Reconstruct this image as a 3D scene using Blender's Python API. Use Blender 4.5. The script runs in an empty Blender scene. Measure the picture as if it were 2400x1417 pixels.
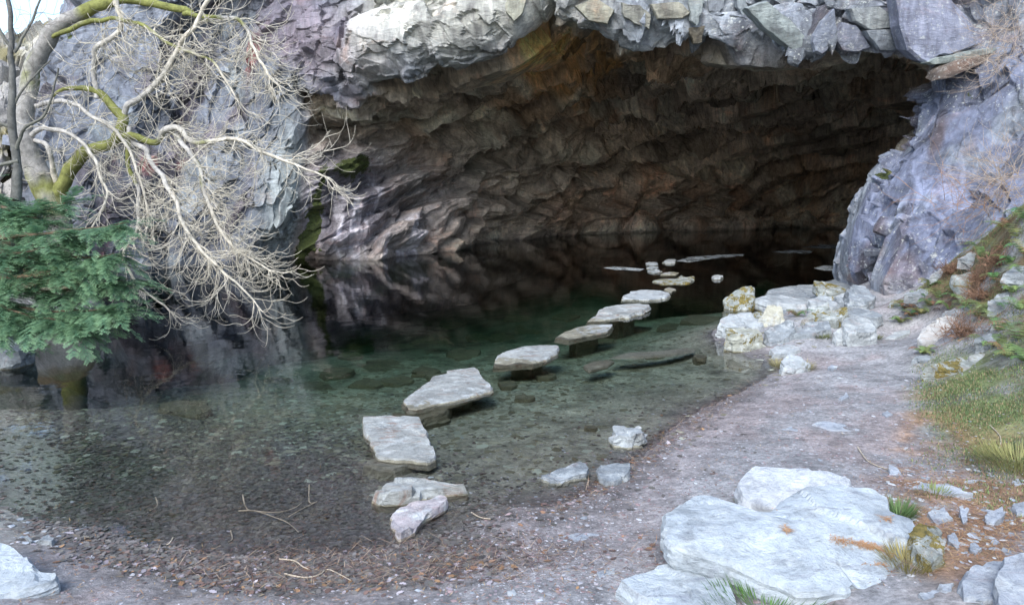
import bpy, bmesh, math, random
import numpy as np
from mathutils import Vector
R = math.radians
rng = np.random.default_rng(7)
random.seed(7)
S = bpy.context.scene
COL = S.collection

# ------------------------------------------------------------------ camera, light
CAMH, PITCH, F = 2.5, R(8.87), 1848.0           # metres, radians, focal length in pixels of a 2400 px wide picture
cd = bpy.data.cameras.new('camera'); cam = bpy.data.objects.new('camera', cd); COL.objects.link(cam)
cam.location = (0, 0, CAMH); cam.rotation_euler = (R(90) - PITCH, 0, 0)
cd.sensor_width = 36; cd.lens = 36 * F / 2400; cd.clip_end = 600; cd.clip_start = 0.05
S.camera = cam
SUN_EL, SUN_AZ = R(42), R(200)                  # azimuth measured from +Y clockwise: behind the viewer, to the left
w = bpy.data.worlds.new('World'); S.world = w; w.use_nodes = True
nt = w.node_tree; bg = nt.nodes['Background']
sky = nt.nodes.new('ShaderNodeTexSky'); sky.sky_type = 'NISHITA'; sky.sun_disc = False
sky.sun_elevation = SUN_EL; sky.sun_rotation = SUN_AZ; sky.dust_density = 1.2; sky.air_density = 1.0; sky.ozone_density = 1.0
nt.links.new(sky.outputs[0], bg.inputs[0]); bg.inputs[1].default_value = 0.15
sd = bpy.data.lights.new('sun', 'SUN'); sun = bpy.data.objects.new('sun', sd); COL.objects.link(sun)
sd.energy = 1.8; sd.angle = R(40); sd.color = (1.0, 0.995, 0.985)
dsun = Vector((math.sin(SUN_AZ) * math.cos(SUN_EL), math.cos(SUN_AZ) * math.cos(SUN_EL), math.sin(SUN_EL)))
sun.rotation_euler = dsun.to_track_quat('Z', 'Y').to_euler()
S.view_settings.view_transform = 'Standard'; S.view_settings.look = 'None'
S.view_settings.exposure = 1.35; S.view_settings.gamma = 1
S.render.engine = 'CYCLES'
S.cycles.use_denoising = True
S.cycles.max_bounces = 8; S.cycles.diffuse_bounces = 4; S.cycles.transparent_max_bounces = 16

# ------------------------------------------------------------------ projection helpers (numbers read off the photograph, turned into metres)
cT, sT = math.cos(PITCH), math.sin(PITCH)
CAM = np.array([0, 0, CAMH])
def ray(px, py):
    a = (px - 1200) / F; b = (708.5 - py) / F
    return np.array([a, cT + b * sT, -sT + b * cT])
def atY(px, py, Y):
    d = ray(px, py); return CAM + d * (Y / d[1])
def atZ(px, py, z):
    d = ray(px, py); return CAM + d * ((z - CAMH) / d[2])
def project(P):
    q = P - CAM
    zc = q[..., 1] * cT - q[..., 2] * sT; yc = q[..., 1] * sT + q[..., 2] * cT
    zc = np.where(np.abs(zc) < 1e-3, 1e-3, zc)
    return 1200 + F * q[..., 0] / zc, 708.5 - F * yc / zc

# ------------------------------------------------------------------ noise in numpy
def hsh(ix, iy, iz, seed):
    h = (ix.astype(np.int64) * 374761393 + iy.astype(np.int64) * 668265263 + iz.astype(np.int64) * 2147483647 + seed * 1274126177) & 0xffffffff
    h = ((h ^ (h >> 13)) * 1274126177) & 0xffffffff
    h = ((h ^ (h >> 16)) * 2246822519) & 0xffffffff
    return h ^ (h >> 15)
def h01(h, k):
    x = (h * (2654435761 + 2 * k * 40503) + k * 97) & 0xffffffff
    x = ((x ^ (x >> 15)) * 2246822519) & 0xffffffff
    return ((x ^ (x >> 13)) & 0xffffff) / float(0x1000000)
def vnoise(P, seed=0):
    b = np.floor(P).astype(np.int64); f = P - b; f = f * f * (3 - 2 * f)
    out = 0
    for dx in (0, 1):
        for dy in (0, 1):
            for dz in (0, 1):
                v = h01(hsh(b[..., 0] + dx, b[..., 1] + dy, b[..., 2] + dz, seed), 1)
                out = out + v * (f[..., 0] if dx else 1 - f[..., 0]) * (f[..., 1] if dy else 1 - f[..., 1]) * (f[..., 2] if dz else 1 - f[..., 2])
    return out * 2 - 1
def fbm(P, scale, octv=4, seed=0, gain=.5):
    s = 0; a = 1; q = P / scale
    for o in range(octv):
        s = s + a * vnoise(q, seed + o * 17); a *= gain; q = q * 2.03 + 5.1
    return s
def frame(longdir, thin):                         # rows: long axis, thin axis, rest
    a = np.array(longdir, float); a /= np.linalg.norm(a)
    t = np.array(thin, float); t -= a * (t @ a); t /= np.linalg.norm(t)
    return np.stack([a, t, np.cross(a, t)])
def facets(P, fr, size, seed, want_edge=False):
    q = (P @ fr.T) / np.array(size)
    b = np.floor(q).astype(np.int64)
    best = np.full(q.shape[:-1], 9e9); sec = best.copy(); bh = np.zeros(q.shape[:-1], np.int64); bd = np.zeros(q.shape)
    for dx in (-1, 0, 1):
        for dy in (-1, 0, 1):
            for dz in (-1, 0, 1):
                h = hsh(b[..., 0] + dx, b[..., 1] + dy, b[..., 2] + dz, seed)
                d = np.stack([q[..., 0] - (b[..., 0] + dx + h01(h, 3)), q[..., 1] - (b[..., 1] + dy + h01(h, 4)), q[..., 2] - (b[..., 2] + dz + h01(h, 5))], -1)
                dd = (d * d).sum(-1)
                m = dd < best
                sec = np.where(m, best, np.minimum(sec, dd))
                best = np.where(m, dd, best); bh = np.where(m, h, bh); bd = np.where(m[..., None], d, bd)
    g = np.stack([h01(bh, 6), h01(bh, 7), h01(bh, 8)], -1) * 2 - 1
    disp = (h01(bh, 9) - .5) + .9 * (g * bd).sum(-1)
    if want_edge: return disp, h01(bh, 10), np.sqrt(sec) - np.sqrt(best)
    return disp, h01(bh, 10)
def chunks(P, fr, size, seed, k=.55, tilt=None):
    """continuous broken-rock relief: tilted pieces that bulge and meet in creases"""
    tilt = (.8 if k > .4 else 1.5) if tilt is None else tilt
    q = (P @ fr.T) / np.array(size); b = np.floor(q).astype(np.int64); best = np.full(q.shape[:-1], 9e9); bh = np.zeros(q.shape[:-1], np.int64)
    for dx in (-1, 0, 1):
        for dy in (-1, 0, 1):
            for dz in (-1, 0, 1):
                h = hsh(b[..., 0] + dx, b[..., 1] + dy, b[..., 2] + dz, seed)
                d0 = q[..., 0] - (b[..., 0] + dx + h01(h, 3)); d1 = q[..., 1] - (b[..., 1] + dy + h01(h, 4)); d2 = q[..., 2] - (b[..., 2] + dz + h01(h, 5))
                v = h01(h, 9) * .7 + tilt * ((h01(h, 6) - .5) * d0 + (h01(h, 7) - .5) * d1 + (h01(h, 8) - .5) * d2) + k * (d0 * d0 + d1 * d1 + d2 * d2)
                m = v < best; best = np.where(m, v, best); bh = np.where(m, h, bh)
    return .35 - best, h01(bh, 10)
def cells(P, fr, size, seed):
    q = (P @ fr.T) / np.array(size); b = np.floor(q).astype(np.int64); best = np.full(q.shape[:-1], 9e9); sec = best.copy(); bh = np.zeros(q.shape[:-1], np.int64)
    for dx in (-1, 0, 1):
        for dy in (-1, 0, 1):
            for dz in (-1, 0, 1):
                h = hsh(b[..., 0] + dx, b[..., 1] + dy, b[..., 2] + dz, seed)
                dd = (q[..., 0] - (b[..., 0] + dx + h01(h, 3))) ** 2 + (q[..., 1] - (b[..., 1] + dy + h01(h, 4))) ** 2 + (q[..., 2] - (b[..., 2] + dz + h01(h, 5))) ** 2
                m = dd < best; sec = np.where(m, best, np.minimum(sec, dd)); best = np.where(m, dd, best); bh = np.where(m, h, bh)
    return bh, np.sqrt(sec) - np.sqrt(best)
def smooth(a, b, x):
    t = np.clip((x - a) / (b - a), 0, 1); return t * t * (3 - 2 * t)
def blob(px, py, cx, cy, rx, ry, ang=0, soft=.5):
    c, s = math.cos(R(ang)), math.sin(R(ang)); dx, dy = px - cx, py - cy
    r = np.sqrt(((dx * c + dy * s) / rx) ** 2 + ((-dx * s + dy * c) / ry) ** 2)
    return 1 - smooth(1 - soft, 1 + soft, r)
def spline(C, t):
    n = len(C); i = np.clip(np.floor(t).astype(int), 0, n - 2); f = (t - i).reshape((-1,) + (1,) * (C.ndim - 1))
    p0 = C[np.maximum(i - 1, 0)]; p1 = C[i]; p2 = C[i + 1]; p3 = C[np.minimum(i + 2, n - 1)]
    return .5 * (2 * p1 + (p2 - p0) * f + (2 * p0 - 5 * p1 + 4 * p2 - p3) * f ** 2 + (3 * p1 - p0 - 3 * p2 + p3) * f ** 3)

# ------------------------------------------------------------------ mesh helpers
def mesh_np(name, V, faces, mat=None, parent=None, smooth_sh=False, cols=None, loc=None):
    """faces: (n,3) or (n,4) int array; cols: (nv,3) colours"""
    V = np.asarray(V, float); faces = np.asarray(faces, np.int32)
    me = bpy.data.meshes.new(name)
    if loc is not None: V = V - np.asarray(loc)
    k = faces.shape[1]
    me.vertices.add(len(V)); me.vertices.foreach_set('co', V.astype(np.float32).ravel())
    me.loops.add(faces.size); me.loops.foreach_set('vertex_index', faces.ravel())
    me.polygons.add(len(faces)); me.polygons.foreach_set('loop_start', np.arange(0, faces.size, k, dtype=np.int32))
    me.polygons.foreach_set('loop_total', np.full(len(faces), k, np.int32))
    me.polygons.foreach_set('use_smooth', np.full(len(faces), smooth_sh, bool))
    if cols is not None:
        at = me.color_attributes.new('col', 'FLOAT_COLOR', 'POINT')
        c4 = np.ones((len(V), 4), np.float32); c4[:, :3] = cols; at.data.foreach_set('color', c4.ravel())
    me.update(calc_edges=True); me.validate()
    if mat: me.materials.append(mat)
    o = bpy.data.objects.new(name, me); COL.objects.link(o)
    if loc is not None: o.location = loc
    if parent: o.parent = parent
    return o
def grid_faces(nu, nv, close_u=False):
    i = np.arange(nu if close_u else nu - 1)[:, None]; j = np.arange(nv - 1)[None, :]
    i2 = (i + 1) % nu
    return np.stack(np.broadcast_arrays(i * nv + j, i2 * nv + j, i2 * nv + j + 1, i * nv + j + 1), -1).reshape(-1, 4)
def tag(o, label=None, cat=None, group=None, kind=None):
    if label: o['label'] = label
    if cat:
        o['category'] = cat
        if not kind: o['kind'] = 'thing'
    if group: o['group'] = group
    if kind: o['kind'] = kind
    return o
def empty(name, loc):
    o = bpy.data.objects.new(name, None); COL.objects.link(o); o.location = loc; o.empty_display_size = .2; return o
class Tubes:
    def __init__(s): s.V = []; s.Fc = []; s.C = []; s.n = 0
    def add(s, pts, rad, k=5, col=None):
        pts = np.asarray(pts, float); n = len(pts); rad = np.broadcast_to(rad, (n,))
        T = np.gradient(pts, axis=0); T /= np.linalg.norm(T, axis=1)[:, None] + 1e-9
        ref = np.array([.31, .92, .23]); A = np.cross(T, ref); A /= np.linalg.norm(A, axis=1)[:, None] + 1e-9; B = np.cross(T, A)
        th = np.arange(k) * 2 * math.pi / k
        ring = pts[:, None] + rad[:, None, None] * (A[:, None] * np.cos(th)[None, :, None] + B[:, None] * np.sin(th)[None, :, None])
        V = ring.reshape(-1, 3)
        i = np.arange(n - 1)[:, None]; j = np.arange(k)[None]; j2 = (j + 1) % k
        f = np.stack(np.broadcast_arrays(i * k + j, i * k + j2, (i + 1) * k + j2, (i + 1) * k + j), -1).reshape(-1, 4) + s.n
        s.V.append(V); s.Fc.append(f); s.n += len(V)
        if col is not None: s.C.append(np.broadcast_to(col, (len(V), 3)))
    def build(s, name, mat, parent=None, loc=None, smooth_sh=True):
        return mesh_np(name, np.concatenate(s.V), np.concatenate(s.Fc), mat, parent, smooth_sh, np.concatenate(s.C) if s.C else None, loc)

# ------------------------------------------------------------------ materials
def M(name):
    m = bpy.data.materials.new(name); m.use_nodes = True; t = m.node_tree
    return m, t, t.nodes['Principled BSDF']
def nd(t, kind, **kw):
    n = t.nodes.new(kind)
    for k, v in kw.items(): setattr(n, k, v)
    return n
def noise(t, vec, scale, detail=6, rough=.6, dist=0):
    n = nd(t, 'ShaderNodeTexNoise'); n.inputs['Scale'].default_value = scale; n.inputs['Detail'].default_value = detail
    n.inputs['Roughness'].default_value = rough; n.inputs['Distortion'].default_value = dist
    t.links.new(vec, n.inputs['Vector']); return n.outputs['Fac']
def ramp(t, fac, stops, interp='LINEAR'):
    r = nd(t, 'ShaderNodeValToRGB'); cr = r.color_ramp; cr.interpolation = interp
    while len(cr.elements) < len(stops): cr.elements.new(.5)
    for e, (p, c) in zip(cr.elements, stops):
        e.position = p; e.color = (*c, 1) if len(c) == 3 else c
    t.links.new(fac, r.inputs[0]); return r.outputs[0]
def mix(t, fac, a, b, mode='MIX'):
    m = nd(t, 'ShaderNodeMix', data_type='RGBA', blend_type=mode)
    if isinstance(fac, (int, float)): m.inputs[0].default_value = fac
    else: t.links.new(fac, m.inputs[0])
    for k, x in ((6, a), (7, b)):
        if isinstance(x, tuple): m.inputs[k].default_value = (*x, 1)
        else: t.links.new(x, m.inputs[k])
    return m.outputs[2]
def math_(t, op, a, b=None, clamp=False):
    m = nd(t, 'ShaderNodeMath', operation=op, use_clamp=clamp)
    for k, x in ((0, a), (1, b)):
        if x is None: continue
        if isinstance(x, (int, float)): m.inputs[k].default_value = x
        else: t.links.new(x, m.inputs[k])
    return m.outputs[0]
def bump(t, p, h, strength, dist, prev=None):
    b = nd(t, 'ShaderNodeBump'); b.inputs['Strength'].default_value = strength; b.inputs['Distance'].default_value = dist
    t.links.new(h, b.inputs['Height'])
    if prev: t.links.new(prev, b.inputs['Normal'])
    t.links.new(b.outputs[0], p.inputs['Normal']); return b.outputs[0]
G3 = lambda v: (v, v, v)
def attr(t, name='col'):
    a = nd(t, 'ShaderNodeAttribute', attribute_name=name); return a.outputs['Color']
def mapping(t, vec, scale=(1, 1, 1), rot=(0, 0, 0)):
    m = nd(t, 'ShaderNodeMapping'); m.inputs['Scale'].default_value = scale; m.inputs['Rotation'].default_value = rot
    t.links.new(vec, m.inputs['Vector']); return m.outputs[0]

def cliff_material():
    m, t, p = M('cliff_rock'); geo = nd(t, 'ShaderNodeNewGeometry').outputs['Position']
    c = attr(t)
    n1 = noise(t, geo, 2.2, 10, .7, .6); c = mix(t, 1, c, ramp(t, n1, [(.3, G3(.55)), (.5, G3(1)), (.72, G3(1.45))]), 'MULTIPLY')
    st = noise(t, mapping(t, geo, (5, 5, 1.0), (0, R(25), 0)), 1.4, 8, .65, .3)          # mineral streaks down the face
    c = mix(t, 1, c, ramp(t, st, [(.34, (.62, .6, .62)), (.52, G3(1)), (.7, (1.35, 1.3, 1.28))]), 'MULTIPLY')
    rust = ramp(t, noise(t, geo, .9, 9, .7, .8), [(.56, G3(0)), (.7, G3(.45))])
    c = mix(t, rust, c, mix(t, 1, c, (1.5, .95, .72), 'MULTIPLY'))
    # lichen flecks follow a mask painted per vertex
    lm = nd(t, 'ShaderNodeAttribute', attribute_name='lichen').outputs['Fac']
    v = nd(t, 'ShaderNodeTexVoronoi'); v.inputs['Scale'].default_value = 9; t.links.new(geo, v.inputs['Vector'])
    sp = ramp(t, v.outputs['Distance'], [(.16, G3(1)), (.26, G3(0))])
    sp2 = ramp(t, noise(t, geo, 16, 6, .7), [(.6, G3(0)), (.64, G3(1))])
    sp3 = ramp(t, noise(t, geo, 4.5, 10, .8, .3), [(.585, G3(0)), (.61, G3(1))])
    spot = math_(t, 'MULTIPLY', math_(t, 'MAXIMUM', math_(t, 'MULTIPLY', sp, ramp(t, noise(t, geo, 2, 3), [(.56, G3(0)), (.6, G3(1))])), math_(t, 'MAXIMUM', sp2, sp3)), lm, True)
    c = mix(t, spot, c, (.62, .64, .6))
    mm = nd(t, 'ShaderNodeAttribute', attribute_name='moss').outputs['Fac']
    ms = math_(t, 'GREATER_THAN', math_(t, 'ADD', mm, math_(t, 'MULTIPLY', noise(t, geo, 5, 9, .75), .8)), 1.02)
    c = mix(t, ms, c, ramp(t, noise(t, geo, 14, 5), [(.3, (.02, .03, .008)), (.7, (.095, .12, .025))]))
    t.links.new(c, p.inputs['Base Color']); p.inputs['Roughness'].default_value = .62
    t.links.new(ramp(t, n1, [(.3, G3(.45)), (.7, G3(.85))]), p.inputs['Roughness'])
    b = bump(t, p, noise(t, mapping(t, geo, (1, 1, 2.5), (0, R(-20), 0)), 5, 12, .75, .4), 1, .10)
    bump(t, p, noise(t, geo, 30, 5, .7), .7, .02, b)
    return m
def stone_material(name, tint, stain=(.3, .2, .17), stain_amt=.35, moss=0., white=.5):
    m, t, p = M(name); tc = nd(t, 'ShaderNodeTexCoord').outputs['Object']; oi = nd(t, 'ShaderNodeObjectInfo').outputs['Random']
    add = nd(t, 'ShaderNodeVectorMath', operation='ADD'); t.links.new(tc, add.inputs[0])
    cx = nd(t, 'ShaderNodeCombineXYZ'); t.links.new(math_(t, 'MULTIPLY', oi, 37.), cx.inputs[0]); t.links.new(math_(t, 'MULTIPLY', oi, 91.), cx.inputs[2])
    t.links.new(cx.outputs[0], add.inputs[1]); vec = add.outputs[0]
    k = tuple
    dark = k(x * .55 for x in tint); hi = k(min(.9, x * 1.35) for x in tint)
    n1 = noise(t, vec, 2.6, 10, .7, .5)
    c = ramp(t, n1, [(.28, dark), (.46, tint), (.68, hi)])
    c = mix(t, math_(t, 'MULTIPLY', ramp(t, noise(t, vec, 6, 8, .7, .3), [(.5, G3(0)), (.62, G3(1))]), white), c, (.56, .60, .60) if tint[0] < .45 else (.72, .76, .77))
    c = mix(t, math_(t, 'MULTIPLY', ramp(t, noise(t, mapping(t, vec, (1, 2.2, 1)), 3.3, 9, .75, 1.), [(.54, G3(0)), (.64, G3(1))]), stain_amt), c, stain)
    c = mix(t, math_(t, 'MULTIPLY', ramp(t, noise(t, vec, 28, 4, .8), [(.62, G3(0)), (.7, G3(1))]), .5), c, k(x * .35 for x in tint))
    if moss:
        ms = math_(t, 'GREATER_THAN', math_(t, 'ADD', noise(t, vec, 4, 9, .75, .4), moss), .62)
        c = mix(t, ms, c, ramp(t, noise(t, vec, 30, 5), [(.3, (.06, .055, .012)), (.7, (.26, .2, .05))]))
    gz_ = nd(t, 'ShaderNodeSeparateXYZ'); t.links.new(nd(t, 'ShaderNodeNewGeometry').outputs['Position'], gz_.inputs[0])   # wet and algae brown up to the water line
    wet = math_(t, 'LESS_THAN', math_(t, 'ADD', gz_.outputs[2], math_(t, 'MULTIPLY', noise(t, vec, 9, 4), -.05)), -.010)
    c = mix(t, wet, c, mix(t, 1, c, (.72, .66, .52), 'MULTIPLY'))
    c = mix(t, 1, c, ramp(t, noise(t, vec, 11, 9, .8, .4), [(.32, G3(.6)), (.5, G3(1)), (.7, G3(1.12))]), 'MULTIPLY')
    t.links.new(c, p.inputs['Base Color'])
    t.links.new(ramp(t, n1, [(.3, G3(.5)), (.7, G3(.85))]), p.inputs['Roughness'])
    b = bump(t, p, noise(t, mapping(t, vec, (1, 1, 3)), 6, 12, .72, .5), 1, .05)
    bump(t, p, noise(t, vec, 60, 4, .7), .5, .006, b)
    return m
def attr_material(name, rough=.8, spec=.3, bscale=None, bd=.01, trans=0., var=0.):
    m, t, p = M(name); c = attr(t)
    if var:
        geo = nd(t, 'ShaderNodeNewGeometry').outputs['Position']
        c = mix(t, 1, c, ramp(t, noise(t, geo, var, 8, .7), [(.3, G3(.5)), (.7, G3(1.5))]), 'MULTIPLY')
    t.links.new(c, p.inputs['Base Color'])
    p.inputs['Roughness'].default_value = rough; p.inputs['Specular IOR Level'].default_value = spec
    if bscale:
        geo = nd(t, 'ShaderNodeNewGeometry').outputs['Position']; bump(t, p, noise(t, geo, bscale, 8, .75), 1, bd)
    if trans:
        tr = nd(t, 'ShaderNodeBsdfTranslucent'); t.links.new(c, tr.inputs[0]); mx = nd(t, 'ShaderNodeMixShader'); mx.inputs[0].default_value = trans
        t.links.new(p.outputs[0], mx.inputs[1]); t.links.new(tr.outputs[0], mx.inputs[2]); t.links.new(mx.outputs[0], t.nodes['Material Output'].inputs[0])
    return m
MAT_CLIFF = cliff_material()
MAT_GREY = stone_material('pale_slate', (.215, .24, .255), stain_amt=.3, white=.45)
MAT_STEP = stone_material('stepping_slate', (.27, .28, .265), stain=(.24, .15, .11), stain_amt=.75, white=.5)
MAT_BOULD = stone_material('boulder_slate', (.42, .47, .50), stain=(.26, .28, .32), stain_amt=.75, white=.6)
MAT_MOSS = stone_material('mossy_slate', (.22, .24, .22), stain_amt=.3, moss=.10, white=.5)
MAT_WHITE = stone_material('white_stone', (.32, .345, .35), stain_amt=.35, white=.35)
MAT_CHIP = stone_material('chip_slate', (.30, .33, .37), stain_amt=.2, white=.5)
MAT_SUB = stone_material('sunken_slate', (.20, .20, .17), stain=(.12, .09, .05), stain_amt=.5, white=.15)
MAT_LEAF = attr_material('dead_leaves', .6, .3)
MAT_GREEN = attr_material('green_foliage', .6, .3, trans=.3)
MAT_WOOD = attr_material('bark', .85, .2, 26, .02, var=9)
MAT_SOIL = attr_material('soil_ground', .9, .25, 45, .02, var=22)
MAT_PEB = attr_material('pebbles', .75, .3, 80, .003)

# ------------------------------------------------------------------ ground height field from levels read off the photograph
gp = []
def gz(px, py, z): p = atZ(px, py, z); gp.append((p[0], p[1], z))
def gy(px, py, Y): p = atY(px, py, Y); gp.append(tuple(p))
for a in [(0, 1185), (130, 1222), (300, 1285), (600, 1330), (900, 1295), (1100, 1235), (1280, 1185), (1480, 1085), (1560, 1032), (1640, 965), (1760, 903), (1850, 868)]: gz(*a, 0.)
for a in [(1000, 1405, .10), (500, 1410, .06), (80, 1400, .16), (1350, 1330, .10), (1600, 1200, .12), (1650, 1080, .10), (1800, 980, .13), (1950, 870, .14), (1900, 1060, .17), (2050, 980, .2),
          (2100, 850, .2), (2180, 1150, .28), (1900, 1300, .22), (2250, 1300, .34), (2050, 820, .2), (1720, 860, -.06), (1850, 655, -.15), (1940, 664, -.1), (1780, 668, -.2), (1960, 600, -.5), (1790, 800, .1), (1900, 760, .28), (2030, 740, .35), (2350, 1400, .4), (1650, 1400, .16),
          (450, 1220, -.05), (450, 1060, -.17), (200, 1040, -.12), (30, 1080, -.05), (30, 960, -.12), (600, 960, -.3), (900, 1040, -.16), (800, 1150, -.09), (1200, 1010, -.13), (1330, 905, -.22), (1450, 960, -.1), (1150, 860, -.38),
          (900, 885, -.42), (700, 890, -.5), (400, 910, -.45), (150, 910, -.4), (500, 850, -1.1), (250, 860, -1.1), (750, 840, -1.0), (950, 815, -.9), (600, 870, -.75), (1150, 795, -.75), (500, 800, -2.2), (250, 800, -2.0), (750, 800, -1.7), (950, 770, -1.4), (1150, 750, -1.0), (1300, 740, -.7), (1450, 700, -.6), (1500, 790, -.33),
          (1600, 860, -.16), (1620, 730, -.4), (1740, 650, -.45), (1900, 620, -.4), (1520, 630, -.6), (1300, 630, -1.4), (1100, 650, -2), (800, 660, -2.4), (400, 680, -2.6), (1900, 560, -.8), (1600, 550, -1.2), (200, 700, -2.4)]: gz(*a)
for a in [(2400, 500, 11.), (2330, 560, 11.8), (2250, 600, 12.8), (2190, 650, 13.4), (2130, 700, 13.8), (2250, 720, 11.4), (2120, 780, 11.9), (2250, 840, 9.2), (2180, 880, 9.), (2330, 850, 8.3), (2400, 860, 7.8), (2400, 700, 9.5), (2400, 1000, 6.6), (2300, 1050, 6.5), (2400, 1200, 5.2),
          (2700, 450, 9.5), (2700, 700, 7.5), (2700, 1000, 5.5), (2040, 700, 14.6), (2500, 420, 12.5)]: gy(*a)
for a in [(-3.4, 4.2, .25), (-4.5, 5.6, .2), (-8, 7, .5), (-7.9, 9.2, .25), (-7.3, 10.6, .4), (-6.2, 9.2, -.3), (-6.3, 10.4, -.7), (-8.2, 11, .9), (-8.6, 12.5, .9), (-10, 10, 1.5), (-12, 15, 1.8), (-15, 18, 2.6), (-6.4, 12, -1.4), (-6.4, 14, -1.9), (-7.2, 16, -2.1), (-8.6, 18.5, -2.2), (-7.7, 13.5, .95), (-7.2, 13.4, .6), (-7.0, 12.9, .25), (-8.4, 13.2, 1.0), (-7.4, 12.5, .15), (-9.2, 15.5, .9), (-7.3, 11.5, .1), (0, 2, .45), (0, -3, 1.), (4, 1, .9), (-5, 0, .9), (-15, 2, 3), (14, 2, 5), (0, -30, 4), (30, -20, 8),
          (-30, -20, 8), (-35, 15, 9), (35, 15, 12), (-20, 45, 3), (20, 45, 3), (0, 44, -1.5), (12, 10, 4.5), (14, 14, 6), (-12, 26, -1.), (0, 30, -2.)]: gp.append(a)
gp = np.array(gp)
def tps(r): return np.where(r > 1e-9, r * r * np.log(r + 1e-12), 0)
_n = len(gp); _K = tps(np.linalg.norm(gp[:, None, :2] - gp[None, :, :2], axis=2)) + np.eye(_n) * .02
_Q = np.c_[np.ones(_n), gp[:, :2]]
_A = np.block([[_K, _Q], [_Q.T, np.zeros((3, 3))]]); _w = np.linalg.solve(_A, np.r_[gp[:, 2], 0, 0, 0])
def base_h(X, Y):
    X = np.asarray(X, float); Y = np.asarray(Y, float); out = _w[_n] + _w[_n + 1] * X + _w[_n + 2] * Y
    for k in range(_n): out = out + _w[k] * tps(np.sqrt((X - gp[k, 0]) ** 2 + (Y - gp[k, 1]) ** 2))
    inn = smooth(16.5, 18.5, Y) * smooth(2, 4, X)                  # the chamber behind the pillar is flooded
    return out * (1 - inn) + np.minimum(out, -1.1) * inn
def ground_h(X, Y):
    z = base_h(X, Y); X = np.asarray(X, float); Y = np.asarray(Y, float)
    P = np.stack([X, Y, np.zeros_like(X)], -1)
    rough = .35 + smooth(.3, 1.5, z) * 1.6 + smooth(-.3, -1.2, z) * 1.5
    return z + rough * (.035 * fbm(P, .9, 4, 3) + .010 * fbm(P, .16, 2, 9))
def ghit(px, py):
    """where the sight line through a pixel meets the ground"""
    d = ray(px, py); t = np.linspace(2.5, 26, 900); P = CAM + d * t[:, None]
    g = ground_h(P[:, 0], P[:, 1]); k = np.argmax(P[:, 2] < g)
    if P[k, 2] >= g[k]: k = len(t) - 1
    return np.array([P[k, 0], P[k, 1], g[k]])
def axis(lo, hi, c0, c1, dens, n_in, n_lo, n_hi):
    a = np.linspace(c0, c1, n_in); s = a[1] - a[0]
    lo_ = c0 - np.geomspace(s, c0 - lo, n_lo)[::-1]; hi_ = c1 + np.geomspace(s, hi - c1, n_hi)
    return np.r_[lo_, a, hi_]
gx_ = axis(-70, 70, -7.5, 8., 0, 520, 60, 60); gy_ = axis(-60, 75, 3.6, 13, 0, 420, 45, 120)
GX, GY = np.meshgrid(gx_, gy_, indexing='ij'); GZ = ground_h(GX, GY)
GZ = np.clip(GZ, -4, 14)
PX, PY = project(np.stack([GX, GY, GZ], -1)); front = GY > 1
P2 = np.stack([GX, GY, GZ * 0], -1)
n_a = fbm(P2, 1.6, 5, 21); n_b = fbm(P2, .35, 4, 22); n_c = fbm(P2, .12, 3, 23)
c_path = np.array([.295, .295, .30]); c_pink = np.array([.265, .23, .225]); c_sed = np.array([.36, .35, .28]); c_dark = np.array([.10, .095, .085]); c_grass = np.array([.13, .155, .07]); c_orng = np.array([.28, .165, .09]); c_deep = np.array([.10, .12, .10])
def lerp(a, b, m): return a * (1 - m[..., None]) + b * m[..., None]
Cg = np.broadcast_to(c_path, GX.shape + (3,)) * (1 + .22 * n_b + .2 * n_c)[..., None]
Cg = lerp(Cg, c_pink * (1 + .3 * n_c)[..., None], np.clip(smooth(-.1, .9, n_a + .7 * n_b) * .9 + .55 * smooth(.10, .02, np.abs(GZ - .05)), 0, .85))
under = smooth(.01, -.05, GZ)
Cg = lerp(Cg, c_sed * (1 + .35 * n_b + .2 * n_c)[..., None], under * .9)
litter = np.clip(blob(PX, PY, 480, 1130, 540, 200, 10, .7) + .8 * blob(PX, PY, 700, 1310, 420, 90, 0, .5) + .35 * smooth(.1, .8, n_a) * under, 0, 1) * front
Cg = lerp(Cg, c_dark * (1 + .5 * n_c)[..., None], litter * .8 * smooth(-.9, .2, n_b + .3))
pale = blob(PX, PY, 0, 1110, 170, 130, 20, .6) * front
Cg = lerp(Cg, np.array([.42, .43, .38]), pale * .9)
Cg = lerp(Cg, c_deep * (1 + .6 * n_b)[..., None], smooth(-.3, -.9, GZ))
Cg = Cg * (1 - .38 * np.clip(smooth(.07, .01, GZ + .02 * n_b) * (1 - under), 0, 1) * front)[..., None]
grass_m = np.clip(blob(PX, PY, 2390, 960, 240, 150, 15, .3) + smooth(.55, .9, GZ + .15 * n_a), 0, 1) * front
GRASSM = grass_m
Cg = lerp(Cg, c_grass * (1 + .4 * n_b + .3 * n_c)[..., None], np.clip(grass_m * smooth(-.5, .5, n_a + .6 * n_b + .35), 0, 1))
or_m = np.clip(blob(PX, PY, 2280, 1210, 240, 190, 0, .4) + blob(PX, PY, 2180, 1030, 70, 130, 10, .6), 0, 1) * front * smooth(-.5, .5, n_b + .3 * n_a)
Cg = lerp(Cg, c_orng * (1 + .4 * n_c)[..., None], or_m * .75)
soil = smooth(.4, .8, GZ) * smooth(-.6, .2, n_b + .4 * n_a)
Cg = lerp(Cg, np.array([.14, .085, .05]), soil * .8)
Cg = np.clip(Cg, .01, 1)
nU, nV = GX.shape
o = mesh_np('ground', np.stack([GX, GY, GZ], -1).reshape(-1, 3), grid_faces(nU, nV)[:, ::1], MAT_SOIL, None, True, Cg.reshape(-1, 3)); tag(o, kind='structure')

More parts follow.
